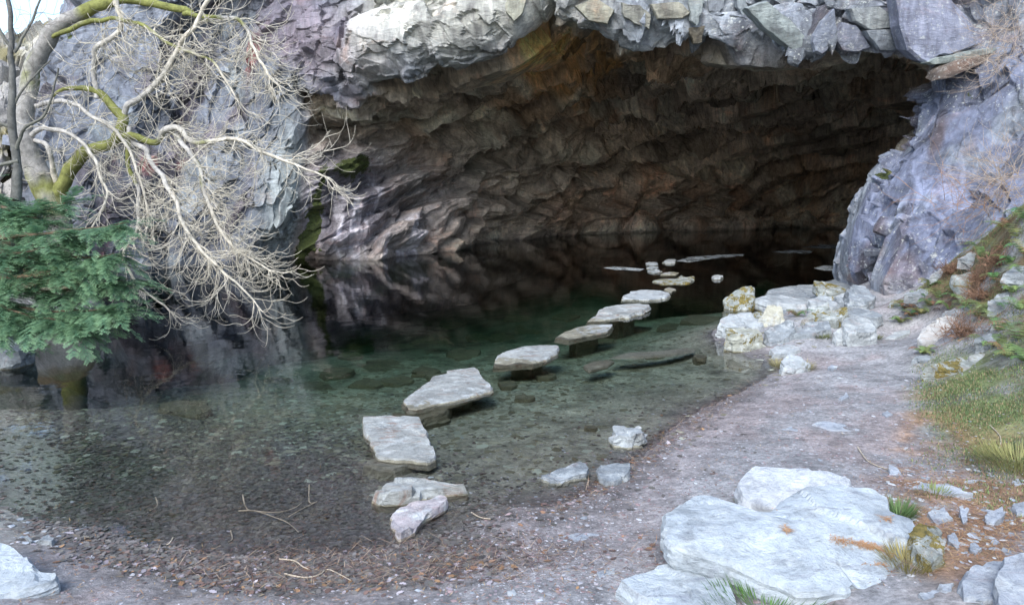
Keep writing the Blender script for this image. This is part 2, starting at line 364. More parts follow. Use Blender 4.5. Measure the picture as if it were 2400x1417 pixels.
# water: a closed body whose surface lies at z = 0
m, t, p = M('pool_water'); t.nodes.remove(p)
fr_ = nd(t, 'ShaderNodeFresnel'); fr_.inputs[0].default_value = 1.33
gl = nd(t, 'ShaderNodeBsdfGlossy'); gl.inputs['Roughness'].default_value = 0.0
tr = nd(t, 'ShaderNodeBsdfTransparent'); mx = nd(t, 'ShaderNodeMixShader')
geo = nd(t, 'ShaderNodeNewGeometry').outputs['Position']
bn = nd(t, 'ShaderNodeBump'); bn.inputs['Strength'].default_value = .25; bn.inputs['Distance'].default_value = .01
t.links.new(noise(t, geo, 3.5, 3, .5), bn.inputs['Height'])
t.links.new(bn.outputs[0], fr_.inputs['Normal']); t.links.new(bn.outputs[0], gl.inputs['Normal'])
t.links.new(fr_.outputs[0], mx.inputs[0]); t.links.new(tr.outputs[0], mx.inputs[1]); t.links.new(gl.outputs[0], mx.inputs[2])
t.links.new(mx.outputs[0], t.nodes['Material Output'].inputs['Surface'])
va = nd(t, 'ShaderNodeVolumeAbsorption'); va.inputs['Color'].default_value = (.44, .64, .54, 1); va.inputs['Density'].default_value = 1.0
t.links.new(va.outputs[0], t.nodes['Material Output'].inputs['Volume'])
bm = bmesh.new(); bmesh.ops.create_cube(bm, size=1); me = bpy.data.meshes.new('water'); bm.to_mesh(me); bm.free(); me.materials.append(m)
wt = bpy.data.objects.new('water', me); COL.objects.link(wt); wt.scale = (44, 50, 6); wt.location = (-2, 23, -3); tag(wt, kind='structure')

# ------------------------------------------------------------------ cliff and cave: one rock surface from the far left, over the arch, round the lip and into the chamber
rings = [
 # turned back behind the left corner, above the frame, and beyond the right edge
 [(40, 640, 30), (30, 500, 30), (40, 380, 31), (60, 280, 32), (120, 140, 33), (260, -60, 34), (450, -300, 35), (750, -420, 34), (1050, -480, 33), (1330, -480, 32), (1620, -480, 30), (1950, -480, 29), (2300, -400, 27), (2900, -150, 25), (3000, 200, 24), (2950, 450, 20), (2900, 620, 17)],
 [(98, 640, 20.6), (92, 500, 20.9), (86, 380, 21.3), (92, 280, 22), (135, 170, 23), (240, 20, 24), (420, -150, 25), (700, -230, 25), (1000, -280, 24.5), (1300, -300, 23.5), (1600, -300, 22), (1920, -300, 20.5), (2250, -260, 19), (2560, -120, 16.5), (2680, 120, 15), (2650, 380, 13.6), (2560, 620, 12.6)],
 [(380, 630, 21.6), (385, 500, 22.2), (400, 350, 22.9), (420, 220, 23.5), (480, 90, 23.9), (600, -30, 23.9), (800, -90, 23.5), (1000, -110, 22.9), (1290, -170, 22.0), (1550, -110, 20.6), (1800, -80, 19.2), (2080, -60, 18), (2330, 0, 16.8), (2420, 190, 15.8), (2330, 390, 15.0), (2200, 590, 14.5), (2130, 730, 14.0)],
 [(560, 618, 23), (570, 500, 23.4), (580, 370, 23.6), (590, 260, 23.6), (610, 150, 23.4), (720, 80, 23.0), (860, 50, 22.7), (1040, 20, 22.3), (1290, -60, 21.8), (1500, 10, 20.4), (1700, 10, 19.3), (1960, 50, 18.1), (2200, 60, 17.0), (2270, 220, 16.4), (2210, 370, 16.0), (2100, 560, 15.9), (2060, 700, 15.4)],
 # the lip of the mouth
 [(675, 605, 24), (690, 500, 24.0), (695, 380, 24.1), (700, 270, 23.9), (690, 190, 23.2), (800, 220, 22.9), (950, 140, 22.4), (1150, 80, 21.9), (1280, 0, 21.6), (1480, 70, 20.2), (1640, 85, 19.4), (1880, 115, 18.2), (2155, 135, 17.2), (2172, 240, 17.0), (2118, 350, 17.2), (2008, 510, 18.0), (1965, 652, 20)],
 # inside
 [(830, 610, 24.5), (850, 500, 25.2), (860, 400, 25.6), (870, 330, 25.8), (880, 290, 25.6), (950, 255, 25.8), (1060, 185, 25.6), (1200, 130, 25.2), (1320, 70, 25), (1480, 110, 24.5), (1640, 130, 24.0), (1900, 90, 22.5), (2200, 90, 20.5), (2260, 240, 20.0), (2230, 380, 20.3), (2150, 510, 21.0), (2080, 610, 22)],
 [(1010, 595, 26.6), (1020, 520, 27.2), (1030, 450, 27.8), (1050, 400, 28.2), (1080, 355, 28.7), (1140, 310, 29), (1220, 255, 29.5), (1320, 205, 29.5), (1430, 170, 29.5), (1560, 165, 29.5), (1720, 170, 29.2), (1950, 170, 28), (2250, 150, 26), (2380, 260, 25), (2360, 380, 25), (2290, 480, 25.5), (2220, 570, 26)],
 [(1190, 563, 32), (1210, 520, 33), (1240, 475, 33.5), (1280, 435, 34), (1320, 398, 34.2), (1370, 365, 34.8), (1430, 332, 35), (1510, 300, 35.5), (1600, 280, 35.5), (1700, 268, 35.5), (1820, 262, 35), (2000, 262, 34.5), (2200, 270, 33), (2330, 320, 32), (2340, 400, 32), (2320, 470, 32), (2280, 550, 32)],
 [(1480, 545, 38), (1490, 520, 38.6), (1510, 490, 39), (1540, 460, 39.3), (1580, 430, 39.6), (1630, 400, 40), (1690, 380, 40), (1750, 366, 40), (1810, 360, 40), (1880, 360, 40), (1950, 365, 39.5), (2020, 380, 39.3), (2100, 400, 39), (2150, 430, 38.6), (2170, 460, 38.3), (2180, 500, 38), (2190, 541, 38)],
 [(1760, 538, 41), (1765, 530, 41.6), (1770, 520, 42), (1780, 508, 42), (1790, 500, 42.2), (1800, 492, 42.2), (1815, 484, 42.3), (1830, 478, 42.3), (1850, 475, 42.3), (1870, 476, 42.3), (1890, 480, 42.2), (1905, 488, 42), (1920, 496, 42), (1930, 505, 42), (1938, 515, 41.8), (1945, 525, 41.5), (1950, 538, 41)],
]
rings.append([(1850, 512, 42.4)] * 17)                # the back wall closes here
for k_ in range(6, 13):                            # the lip sits a little higher than the traced edge of its hanging slabs
    a_ = rings[4][k_]; rings[4][k_] = (a_[0], a_[1] - (44 if k_ > 9 else 34 if k_ > 7 else 18), a_[2])
net = []
for rg in rings:
    pts = [atY(*a) for a in rg]
    for e in (0, -1):
        if abs(pts[e][2]) < 1.2 and rg[e][1] < 715:
            q = atZ(rg[e][0], rg[e][1], 0.0) if rg[e][1] > 530 and rg[e][0] < 2500 else pts[e]
            if abs(q[1] - rg[e][2]) < 5: pts[e] = q
    a, b = pts[0].copy(), pts[-1].copy(); a[2] = -2.6; b[2] = -2.6
    net.append([a] + pts + [b])
net = np.array(net)                                  # rings x columns x 3
seg = [14, 120, 84, 90, 90, 100, 100, 80, 40, 20]
tv = np.concatenate([np.linspace(i, i + 1, n, endpoint=False) for i, n in enumerate(seg)] + [[len(seg)]])
nc = net.shape[1]
segu = [14] + [58] * (nc - 3) + [14]
tu = np.concatenate([np.linspace(i, i + 1, n, endpoint=False) for i, n in enumerate(segu)] + [[nc - 1]])
A = spline(net, tv); A = spline(A.transpose(1, 0, 2), tu)            # (nu, nv, 3)
dU = np.gradient(A, axis=0); dV = np.gradient(A, axis=1)
N = np.cross(dU, dV); N /= np.linalg.norm(N, axis=2)[..., None] + 1e-9
if (N * (np.array([3, 12, 2.]) - A)).sum(-1).mean() < 0: N = -N
cpx, cpy = project(A)
TV = np.broadcast_to(tv[None, :], A.shape[:2]); TU = np.broadcast_to(tu[:, None], A.shape[:2])
inside = smooth(3.95, 4.3, TV)
left = (1 - smooth(5.0, 6.0, TU)) * (1 - inside)
pil = smooth(13.0, 14.0, TU) * (1 - smooth(4.2, 4.8, TV))
archr = smooth(9.5, 10.5, TU) * (1 - smooth(13.0, 14., TU)) * (1 - inside)
archl = np.clip(1 - inside - left - pil - archr, 0, 1)
frL = frame((.45, .1, .9), (.9, .3, -.45)); frI = frame((.85, .35, .33), (-.3, -.2, .93)); frR = frame((.78, -.1, -.55), (.5, .1, .8)); frA = frame((.9, 0, .25), (.0, .5, .85)); frP = frame((.35, .1, .93), (.9, -.3, -.3))
D = np.zeros(A.shape[:2]); ID = np.zeros(A.shape[:2]); ED = np.zeros(A.shape[:2])
W = A + .25 * np.stack([fbm(A, 1.5, 3, 31), fbm(A, 1.5, 3, 32), fbm(A, 1.5, 3, 33)], -1)
def addc(mask, fr, size, amp, seed, k=.55):
    global D, ID
    mm = mask > .01; d, i = chunks(W[mm], fr, size, seed, k)
    D[mm] += mask[mm] * amp * d; ID[mm] += mask[mm] * (i - .5) * .4
def addf(mask, fr, size, amp, seed):
    global D, ID, ED
    mm = mask > .01
    d, i, e = facets(W[mm], fr, size, seed, True)
    D[mm] += mask[mm] * amp * (d * smooth(.0, .16, e) - .10 * (1 - smooth(0, .12, e))); ID[mm] += mask[mm] * (i - .5) * (.6 if size[0] > 1 else .4)
addf(left, frL, (4.2, 1.5, 2.4), .70, 1); addf(left, frL, (1.8, .6, 1.1), .24, 2); addc(left, frL, (.9, .3, .5), .10, 3, .22)
addf(inside, frI, (3.0, 1.6, 2.2), .55, 4); addc(inside, frI, (1.3, .8, 1.0), .8, 5); addc(inside, frI, (.5, .34, .42), .30, 6); addc(inside * smooth(6.5, 5.0, TV), frI, (.22, .15, .2), .09, 66)
addf(archl, frA, (2.0, 1.3, 1.5), .50, 7); addc(archl, frA, (.95, .5, .7), .50, 8, .25); addc(archl, frA, (.36, .2, .3), .16, 9, .25)
addf(archr, frR, (2.6, 1.2, 1.6), .85, 10); addf(archr, frR, (1.5, .6, .9), .24, 11); addc(archr, frR, (.5, .25, .35), .06, 12, .22)
addf(pil, frP, (3.2, 2.2, 2.4), .30, 13); addf(pil, frP, (1.5, .8, 1.1), .14, 14); addc(pil, frP, (.6, .3, .4), .05, 15, .22)
# overlapping ledges (saw-tooth steps along the bedding)
def saw(n, th, wv, seed):
    n = np.array(n, float); n /= np.linalg.norm(n); s = (W @ n) / th + wv * fbm(A, 2.2, 4, seed); s = s - np.floor(s); return np.where(s < .86, s / .86, (1 - s) / .14)
D += inside * (1.0 * saw((-.42, -.1, .93), 1.35, .38, 41) + .26 * saw((-.42, -.1, .93), .55, .4, 46) + .14 * saw((-.36, -.1, .93), .31, .6, 42)) - inside * .55
D += left * (.25 * saw((.9, .3, -.4), 1.3, .6, 43) - .1)
D += archl * (.26 * saw((.05, .3, .93), .5, .6, 44))
D += .30 * fbm(A, 5, 3, 50) * (1 - .7 * pil) + .03 * fbm(A, .5, 4, 51)
dv_ = np.clip(blob(*project(A), 375, 575, 26, 60, 0, .3), 0, 1) * left; D -= .9 * dv_             # the black cleft at the water line
# break the outer rock into flat-faced blocks: every cell of a warped pattern is laid on a plane of its own
def blocks(mask, fr, size, seed, tilt, wgt, lim, step=0.):
    global D, ID
    mm = mask > .01; Pm = A[mm] + N[mm] * D[mm][:, None]; h, e = cells(Pm + .12 * size[0] * np.stack([fbm(A[mm], .6, 3, seed + 1), fbm(A[mm], .6, 3, seed + 2), fbm(A[mm], .6, 3, seed + 3)], -1), fr, size, seed)
    u, inv = np.unique(h, return_inverse=True); cnt = np.bincount(inv); c = np.stack([np.bincount(inv, Pm[:, k]) / cnt for k in range(3)], 1)
    nn = np.stack([np.bincount(inv, NS[mm][:, k]) / cnt for k in range(3)], 1); nn = nn / np.linalg.norm(nn, axis=1)[:, None]
    nn = nn + tilt * np.stack([h01(u, 20) - .5, h01(u, 21) - .5, h01(u, 22) - .5], 1) * 2; nn /= np.linalg.norm(nn, axis=1)[:, None]
    dn = (N[mm] * nn[inv]).sum(1); dn = np.where(dn < .35, .35, dn); t_ = ((c[inv] - Pm) * nn[inv]).sum(1) / dn + step * (h01(u, 23)[inv] - .5)
    lim_ = lim; t_ = np.clip(t_, -lim_, lim_) * smooth(.0, .05, e)
    D[mm] += mask[mm] * wgt * t_; ID[mm] += mask[mm] * (h01(u, 24)[inv] - .5) * .35
def smoothed_normals():
    P = A + N * D[..., None]; k = np.ones(15) / 15
    Q = np.apply_along_axis(lambda v: np.convolve(np.pad(v, 7, mode='edge'), k, 'valid'), 0, P); Q = np.apply_along_axis(lambda v: np.convolve(np.pad(v, 7, mode='edge'), k, 'valid'), 1, Q)
    M_ = np.cross(np.gradient(Q, axis=0), np.gradient(Q, axis=1)); M_ /= np.linalg.norm(M_, axis=2)[..., None] + 1e-9
    return M_ * np.where((M_ * N).sum(-1, keepdims=True) < 0, -1, 1)
NS = smoothed_normals()
roll = 1 - .55 * np.exp(-((TV - 4.0) / .35) ** 2)                       # less where the surface rolls under at the lip
blocks(left, frL, (3.0, 1.2, 1.8), 301, .20, .9, .6, .30); blocks(archl * roll, frA, (1.7, .9, 1.1), 302, .35, .9, .6, .25); blocks(archr * roll, frR, (2.4, 1.0, 1.4), 303, .28, .95, .6, .35); blocks(pil * roll, frP, (2.8, 1.6, 2.0), 304, .20, .95, .6, .35)
blocks(left, frL, (1.3, .45, .8), 311, .18, .8, .25, .12); blocks(archl * roll, frA, (.65, .32, .45), 312, .35, .8, .25, .12); blocks(archr * roll, frR, (1.2, .45, .65), 313, .24, .8, .25, .14); blocks(pil, frP, (1.1, .6, .8), 314, .10, .7, .2, .05)
blocks(inside, frI, (.7, .35, .5), 315, .35, .6, .3, .12)
D = np.clip(D, -1.3, .85)
# hanging teeth along the lip
lipm = np.exp(-((TV - 4.0) / .28) ** 2) * smooth(5, 6, TU) * (1 - smooth(12.8, 13.6, TU))
tooth, tid = facets(A, frame((0, .3, 1), (1, 0, 0)), (9., .8, 2.0), 60)
A2 = A + N * D[..., None]
A2[..., 2] -= lipm * np.clip(tooth, -.2, .5) * .10
wlvl = smooth(.6, 0, A[..., 2]); A2 = A2 * (1 - .55 * wlvl[..., None]) + A * .55 * wlvl[..., None]

cpx, cpy = project(A2)
qx, qy = cpx + 70 * fbm(A, 1.6, 4, 83), cpy + 70 * fbm(A, 1.6, 4, 84)
nA = fbm(A, 3, 5, 70); nB = fbm(A, .9, 4, 71); nC = fbm(np.stack([A[..., 0] * 1.6 - A[..., 2] * .8, A[..., 1], A[..., 2] * .35 + .2 * A[..., 0]], -1), 1.1, 5, 72)
c3 = lambda *a: np.array(a)
C = np.broadcast_to(c3(.175, .195, .23), A.shape) * 1.0
C = lerp(C, c3(.145, .13, .15), smooth(.1, .7, nC) * (left + .7 * archl))
C = lerp(C, c3(.27, .31, .33), smooth(.1, .7, nB) * left * .8)
C = lerp(C, c3(.28, .12, .11), smooth(.75, 1.1, nC + .3 * nB) * left)
C = lerp(C, c3(.33, .37, .37), blob(cpx + .4 * (qx - cpx), cpy, 655, 470, 45, 170, 12, .7) * left)
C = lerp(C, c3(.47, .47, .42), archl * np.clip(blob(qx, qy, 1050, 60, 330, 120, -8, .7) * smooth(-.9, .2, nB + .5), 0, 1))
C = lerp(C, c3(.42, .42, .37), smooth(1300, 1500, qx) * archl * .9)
C = lerp(C, c3(.24, .18, .26), blob(qx, qy, 760, 110, 110, 140, 0, .8) * archl * .6)
C = lerp(C, c3(.31, .345, .385), archr * smooth(-.9, .3, nB + .4)); C = lerp(C, c3(.23, .25, .30), archr * smooth(-.1, .6, nA) * .8)
C = lerp(C, c3(.18, .205, .285), pil); C = lerp(C, c3(.28, .315, .35), pil * smooth(-.2, .5, nB) * .8); C = lerp(C, c3(.36, .24, .19), pil * smooth(.5, 1.0, nC) * .55)
strk = np.clip(blob(cpx, cpy, 2195, 335, 15, 70, 14, .5) + blob(cpx, cpy, 2040, 610, 26, 120, 12, .5) + .6 * blob(cpx, cpy, 2110, 560, 12, 90, 14, .6), 0, 1) * smooth(-.7, .1, nC)
C = lerp(C, c3(.12, .085, .08), strk * pil * .8)
ins = smooth(3.95, 4.3, TV) * (1 - pil)
C = lerp(C, c3(.245, .20, .15), ins * .92); C = lerp(C, c3(.26, .17, .10), ins * smooth(.0, .8, nA) * .7); C = lerp(C, c3(.36, .34, .27), ins * smooth(.1, .7, nB) * .7)
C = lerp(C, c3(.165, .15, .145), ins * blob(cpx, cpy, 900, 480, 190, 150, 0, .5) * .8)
C = lerp(C, c3(.48, .27, .10), ins * smooth(-.6, .3, nB) * np.clip(blob(qx, qy, 1310, 120, 120, 75, 15, .6) + blob(cpx, cpy, 1440, 160, 20, 25, 0, .3), 0, 1))
C = lerp(C, c3(.33, .21, .14), blob(qx, qy, 1540, 480, 260, 80, 0, .5) * ins * smooth(-.4, .6, nB))
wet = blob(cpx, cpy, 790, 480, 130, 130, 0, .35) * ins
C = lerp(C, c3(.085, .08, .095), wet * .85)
stre = smooth(.25, .6, fbm(np.stack([A[..., 0] * 3.2, A[..., 1], A[..., 2] * .35], -1), 1.0, 4, 77)) * blob(cpx, cpy, 850, 530, 200, 100, 0, .3) * ins
C = lerp(C, c3(.30, .29, .31), stre * .8)
bed = fbm(np.stack([(A @ np.array([-.42, -.1, .93])) * 2.2, (A @ np.array([.9, 0, .4])) * .35, A[..., 1] * .3], -1), 1, 5, 99)
C = C * (1 + .40 * ins * bed)[..., None]
C = C * (1 + .7 * ID)[..., None] * (1.12 + .62 * ins - .18 * left - .14 * archr - .06 * pil)[..., None]  # tone per region; cave rock lightened in colour for light the chamber lacks
C = C * (1 - .55 * smooth(.16, .0, A2[..., 2]))[..., None]           # damp tide line
lich = np.clip(pil * .6 * smooth(-.5, .6, nA + nB * .5) + archr * .7 + .35 * wet + .12 * left + .2 * archl + .2 * pil, 0, 1)
mp_x = cpx + 26 * fbm(A, .8, 3, 81); mp_y = cpy + 26 * fbm(A, .8, 3, 82)
moss = np.clip(.80 * blob(mp_x, mp_y, 835, 400, 50, 38, -20, .8) + .72 * blob(mp_x, mp_y, 742, 480, 22, 130, 14, .9) + .6 * blob(mp_x, mp_y, 720, 560, 40, 60, 0, .8) + .55 * blob(mp_x, mp_y, 975, 560, 45, 45, 0, .8)
               + .85 * blob(mp_x, mp_y, 2078, 418, 26, 16, 0, .6) + .6 * blob(mp_x, mp_y, 2290, 208, 80, 16, -18, .9) + .6 * blob(mp_x, mp_y, 190, 70, 90, 20, -60, .7) + .5 * blob(mp_x, mp_y, 2240, 130, 90, 40, -10, .8), 0, .85)
nu, nv = A2.shape[:2]
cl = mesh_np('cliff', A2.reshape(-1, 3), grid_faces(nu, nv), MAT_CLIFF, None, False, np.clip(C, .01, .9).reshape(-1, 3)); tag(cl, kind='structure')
for nm, arr in (('lichen', lich), ('moss', moss)):
    at = cl.data.attributes.new(nm, 'FLOAT', 'POINT'); at.data.foreach_set('value', arr.astype(np.float32).ravel())

# the big loose slabs wedged in the lip of the mouth, each a solid block
bpy.context.view_layer.update(); dg = bpy.context.evaluated_depsgraph_get(); sr = np.random.default_rng(12)
for poly, tone, thk in [
    ([(1745, 18), (1795, 2), (1850, 45), (1885, 85), (1897, 108), (1888, 122), (1858, 121), (1822, 92), (1785, 62)], (.36, .41, .40), .5),
    ([(1880, 95), (1905, 60), (1935, 10), (1948, 40), (1915, 100), (1898, 118)], (.12, .12, .14), .4),
    ([(1902, 100), (1925, 50), (1955, 20), (1962, 70), (1948, 105), (1925, 129), (1908, 122)], (.26, .29, .35), .5),
    ([(1955, 90), (1975, 52), (2005, 60), (2040, 112), (2012, 123), (1972, 119)], (.24, .26, .32), .5),
    ([(1990, 20), (2060, 15), (2110, 52), (2105, 66), (2040, 72), (2000, 50)], (.34, .37, .37), .4),
    ([(2025, 72), (2108, 68), (2128, 118), (2060, 119)], (.30, .34, .38), .5),
    ([(2100, -20), (2200, -30), (2270, 40), (2310, 100), (2240, 125), (2198, 132), (2170, 149), (2128, 118), (2110, 60)], (.27, .29, .37), .6),
    ([(1455, 5), (1500, 12), (1526, 36), (1522, 72), (1500, 62), (1462, 42)], (.34, .34, .29), .4), ([(1522, 10), (1590, 5), (1618, 30), (1600, 44), (1540, 45)], (.36, .35, .28), .4),
    ([(1610, -5), (1650, -10), (1645, 30), (1632, 64), (1617, 50)], (.33, .37, .36), .35), ([(1655, -20), (1700, -25), (1694, 20), (1682, 36), (1660, 28)], (.30, .33, .36), .4), ([(1722, -25), (1748, 0), (1752, 22), (1742, 42), (1726, 18)], (.32, .36, .38), .3),
    ([(1345, 15), (1395, -5), (1440, 24), (1424, 58), (1380, 50)], (.36, .35, .27), .5), ([(1612, 66), (1652, 60), (1645, 100), (1625, 104)], (.17, .15, .11), .3),
    ([(2162, 148), (2200, 134), (2262, 122), (2338, 112), (2330, 124), (2236, 148), (2190, 152)], (.30, .35, .33), .5), ([(2186, 190), (2200, 165), (2244, 140), (2345, 120), (2300, 150), (2232, 180)], (.20, .16, .13), .4),
    ([(1180, -10), (1240, -15), (1226, 30), (1205, 52), (1186, 30)], (.38, .38, .30), .5)]:
    hits = []
    for q_ in poly + [tuple(np.mean(poly, 0))]:
        ok, hp, *_ = S.ray_cast(dg, Vector(CAM), Vector(ray(*q_)).normalized())
        if ok and hp.y < 26: hits.append(hp.y)
    Y0 = (min(hits) + .05 if hits else 20.); cen = np.mean(poly, 0); tx_, ty_ = sr.uniform(-.25, .25), sr.uniform(-.15, .35)
    Pf = []
    for i in range(len(poly)):
        a_, b_ = np.array(poly[i], float), np.array(poly[(i + 1) % len(poly)], float)
        for f_ in (0, .33, .66): Pf.append(a_ + (b_ - a_) * f_ + sr.normal(0, 1.3 if f_ else 0, 2))
    Pf = np.array([atY(x_, y_, Y0 + (tx_ * (x_ - cen[0]) + ty_ * (y_ - cen[1])) / F * Y0 * 1.) for x_, y_ in Pf]); n_ = len(Pf); c_ = Pf.mean(0)
    V = np.vstack([Pf * .94 + c_ * .06 - [0, .05, 0], Pf + [0, .03, 0], Pf * .9 + c_ * .1 + [0, thk, .08], [c_ - [0, .06 + sr.uniform(0, .05), 0]], [c_ + [0, thk, .08]]]); Fc = []
    for i in range(n_):
        j = (i + 1) % n_
        Fc += [(3 * n_, i, j), (i, n_ + i, n_ + j), (i, n_ + j, j), (n_ + i, 2 * n_ + i, 2 * n_ + j), (n_ + i, 2 * n_ + j, n_ + j), (3 * n_ + 1, 2 * n_ + j, 2 * n_ + i)]
    o = mesh_np('slab', V, np.array(Fc), MAT_CLIFF, cl, False, np.broadcast_to(c3(*tone) * .92, (len(V), 3)))
    at = o.data.attributes.new('lichen', 'FLOAT', 'POINT'); at.data.foreach_set('value', np.full(len(V), .5 if cen[0] > 1880 else .15, np.float32))
# hillside behind the cliff's left corner
hr = [[(-400, 700, 17), (-150, 660, 18), (0, 650, 19.5), (110, 640, 24), (220, 640, 27)],
      [(-400, 430, 22), (-150, 430, 22), (0, 440, 23), (110, 430, 27), (220, 420, 30)],
      [(-400, 250, 27), (-150, 240, 27), (0, 230, 28), (110, 210, 31), (220, 180, 33)],
      [(-400, 100, 32), (-150, 100, 32), (0, 112, 33), (90, 100, 35), (260, 20, 37)],
      [(-400, -60, 37), (-150, 30, 37), (0, 88, 37), (75, 84, 38), (180, 30, 39)],
      [(-400, 60, 44), (-150, 100, 44), (0, 120, 44), (75, 120, 45), (260, 40, 46)]]
hn = np.array([[atY(*a) for a in r] for r in hr]); H = spline(spline(hn, np.linspace(0, 5, 150)).transpose(1, 0, 2), np.linspace(0, 4, 190))
hN = np.cross(np.gradient(H, axis=0), np.gradient(H, axis=1)); hN /= np.linalg.norm(hN, axis=2)[..., None]; hN *= np.where(hN[..., 1:2] > 0, -1, 1)
hd, hid = facets(H, frL, (2.2, .9, 1.4), 90); hd2, hid2 = facets(H, frL, (.7, .3, .5), 91)
H = H + hN * (.5 * hd + .15 * hd2)[..., None]
hC = lerp(np.broadcast_to(c3(.30, .29, .27), H.shape) * (1 + .5 * (hid - .5))[..., None], c3(.16, .14, .06), smooth(.0, .5, fbm(H, 1.5, 5, 92)) * .9)
hx, hy = project(H); hC = lerp(hC, c3(.62, .60, .52), blob(hx, hy, 130, 150, 80, 80, -30, .3) * .9)  # pale boulder patch, its sunlit brightness put into the colour
tag(mesh_np('hillside', H.reshape(-1, 3), grid_faces(H.shape[0], H.shape[1]), MAT_SOIL, None, False, np.clip(hC, .01, .9).reshape(-1, 3)), kind='structure')

# ------------------------------------------------------------------ stones
stone_id = [100]
def stone(name, poly, label, cat='stone', zf=None, base=None, tilt=(0, 0), thick=None, mat=MAT_GREY, dome=.0, rough=1., group=None, flare=1.05, centre=None, layers=True, parent=None, pedestal=0.):
    """a slab or block: its upper face passes through the given picture points, on a plane tilted (dz/dx, dz/dy)"""
    stone_id[0] += 7; seed = stone_id[0]
    low = max(poly, key=lambda a: a[1])
    if base is not None:
        pb = ghit(low[0], base); zf = atY(low[0], low[1], pb[1])[2]; pf = np.array([atY(low[0], low[1], pb[1])[0], pb[1], zf])
        if thick is None: thick = max(zf - pb[2] + .12, .08)
    else:
        pf = atZ(low[0], low[1], zf)
        if thick is None: thick = .2
    nrm = np.array([-tilt[0], -tilt[1], 1.0])
    pts = []
    for (px, py) in poly:
        d = ray(px, py); tt = (nrm @ (pf - CAM)) / (nrm @ d); pts.append(CAM + d * tt)
    pts = np.array(pts)
    # perimeter resampled
    q = np.vstack([pts, pts[:1]]); L = np.r_[0, np.cumsum(np.linalg.norm(np.diff(q, axis=0), axis=1))]
    size = L[-1] / 3.2; n = int(np.clip(size * 90, 48, 190)); s = np.linspace(0, L[-1], n, endpoint=False)
    O = np.stack([np.interp(s, L, q[:, k]) for k in range(3)], 1)
    c = pts.mean(0) if centre is None else None
    if centre is not None:
        d = ray(*centre); c = CAM + d * ((nrm @ (pf - CAM)) / (nrm @ d))
    jit = fbm(O * np.array([1, 1, 0]) + seed, size * .22, 4, seed) * size * .045 * rough
    out = O - c; out[:, 2] = 0; out /= np.linalg.norm(out, axis=1)[:, None] + 1e-9
    O = O + out * jit[:, None]
    nt_ = int(np.clip(n // 5, 8, 34)); ss = np.linspace(0, 1, nt_) ** .8
    top = c + (O - c)[:, None] * ss[None, :, None]
    top[..., 2] += dome * size * (1 - ss[None, :] ** 2)
    nb = 9; sides = []
    for k in range(1, nb + 1):
        f = k / nb; lay = (vnoise(np.array([[k * 1.7 + seed, 3.3, 1.1]]), seed)[0]) * .010 * size
        r = 1 + (flare - 1) * f + (0 if k == nb else 0)
        ring = c + (O - c) * r; ring = ring + out * (lay + .03 * size * math.sin(f * 3.1) * (1 if flare < 1.2 else 0))
        if pedestal and k > 3:                        # the slab rests on a narrower foot that stands on the bed
            ring = c + (O - c) * (.5 if k < 9 else .6) + out * lay
            ring[:, 2] = O[:, 2] - (thick + .004 if k == 4 else thick + (pedestal - thick) * (k - 4) / 5)
        else: ring[:, 2] = O[:, 2] - (thick * k / 3 if pedestal else thick * f)
        sides.append(ring)
    sides.append(np.broadcast_to(np.array([c[0], c[1], c[2] - max(thick, pedestal)]), O.shape))
    V = np.concatenate([top, np.stack(sides, 1)], 1)
    fr = frame((1, .8 * math.sin(seed), 0), (-tilt[0], -tilt[1], 1))
    fa, _ = facets(V + seed, fr, (size * .9, size * .5, size * .7), seed); fb, _ = chunks(V + seed, fr, (size * .22, size * .10, size * .16), seed + 1)
    amp = rough * min(size, thick * 2.5)
    dz = amp * (.09 * fa + .045 * fb) + .015 * amp * fbm(V + seed, size * .3, 3, seed)
    edge = np.r_[smooth(0, 1, ss) * .5 + .5, np.ones(nb + 1)][None, :]
    V = V.copy(); V[..., 2] += dz * edge
    k0 = nt_ - 1; V[:, k0:] += (out * 1.)[:, None] * (dz[:, k0:] * 1.3)[..., None]; V[:, k0 + 1:, 2] -= (dz * edge)[:, k0 + 1:] * .8
    V[:, 0] = V[:, 0].mean(0); V[:, -1] = V[:, -1].mean(0)
    Fc = grid_faces(V.shape[0], V.shape[1], True)
    loc = np.array([c[0], c[1], V[..., 2].min()])
    o = mesh_np(name, V.reshape(-1, 3), Fc, mat, parent, False, None, loc)
    if not parent: tag(o, label, cat, group, 'thing')
    return o
W_ = 'stepping stones across the pool'
ST = dict(cat='stepping stone', group=W_)
stone('stepping_stone', [(853, 975), (901, 970), (980, 978), (997, 1002), (1006, 1026), (1023, 1074), (1002, 1083), (963, 1077), (930, 1074), (891, 1067), (872, 1036), (857, 1002)], 'large pale square stepping slab with rusty stains, nearly the nearest of the line', zf=.025, tilt=(.01, .05), thick=.075, pedestal=0.26, mat=MAT_STEP, rough=.8, flare=1.05, **ST)
stone('stepping_stone', [(862, 1078), (891, 1066), (975, 1074), (968, 1084), (925, 1098), (885, 1102), (858, 1092)], 'thin drowned slab sticking out under the near edge of the big square stepping slab', zf=-.012, thick=.15, mat=MAT_STEP, rough=.6, **ST)
stone('stepping_stone', [(944, 938), (958, 926), (1006, 894), (1016, 882), (1050, 874), (1047, 868), (1112, 859), (1126, 878), (1134, 892), (1150, 911), (1069, 935), (978, 957), (960, 955)], 'long angular stepping slab with a notched far edge, beyond the square slab', zf=.012, tilt=(.01, .03), thick=.075, pedestal=0.45, mat=MAT_STEP, rough=.6, flare=1.05, centre=(1060, 908), **ST)
stone('sunken_slab', [(925, 965), (1000, 958), (1060, 948), (1040, 966), (985, 982), (930, 978)], 'brown sunken slab between the square and the notched stepping slabs', 'slab', zf=-.05, thick=.15, mat=MAT_SUB)
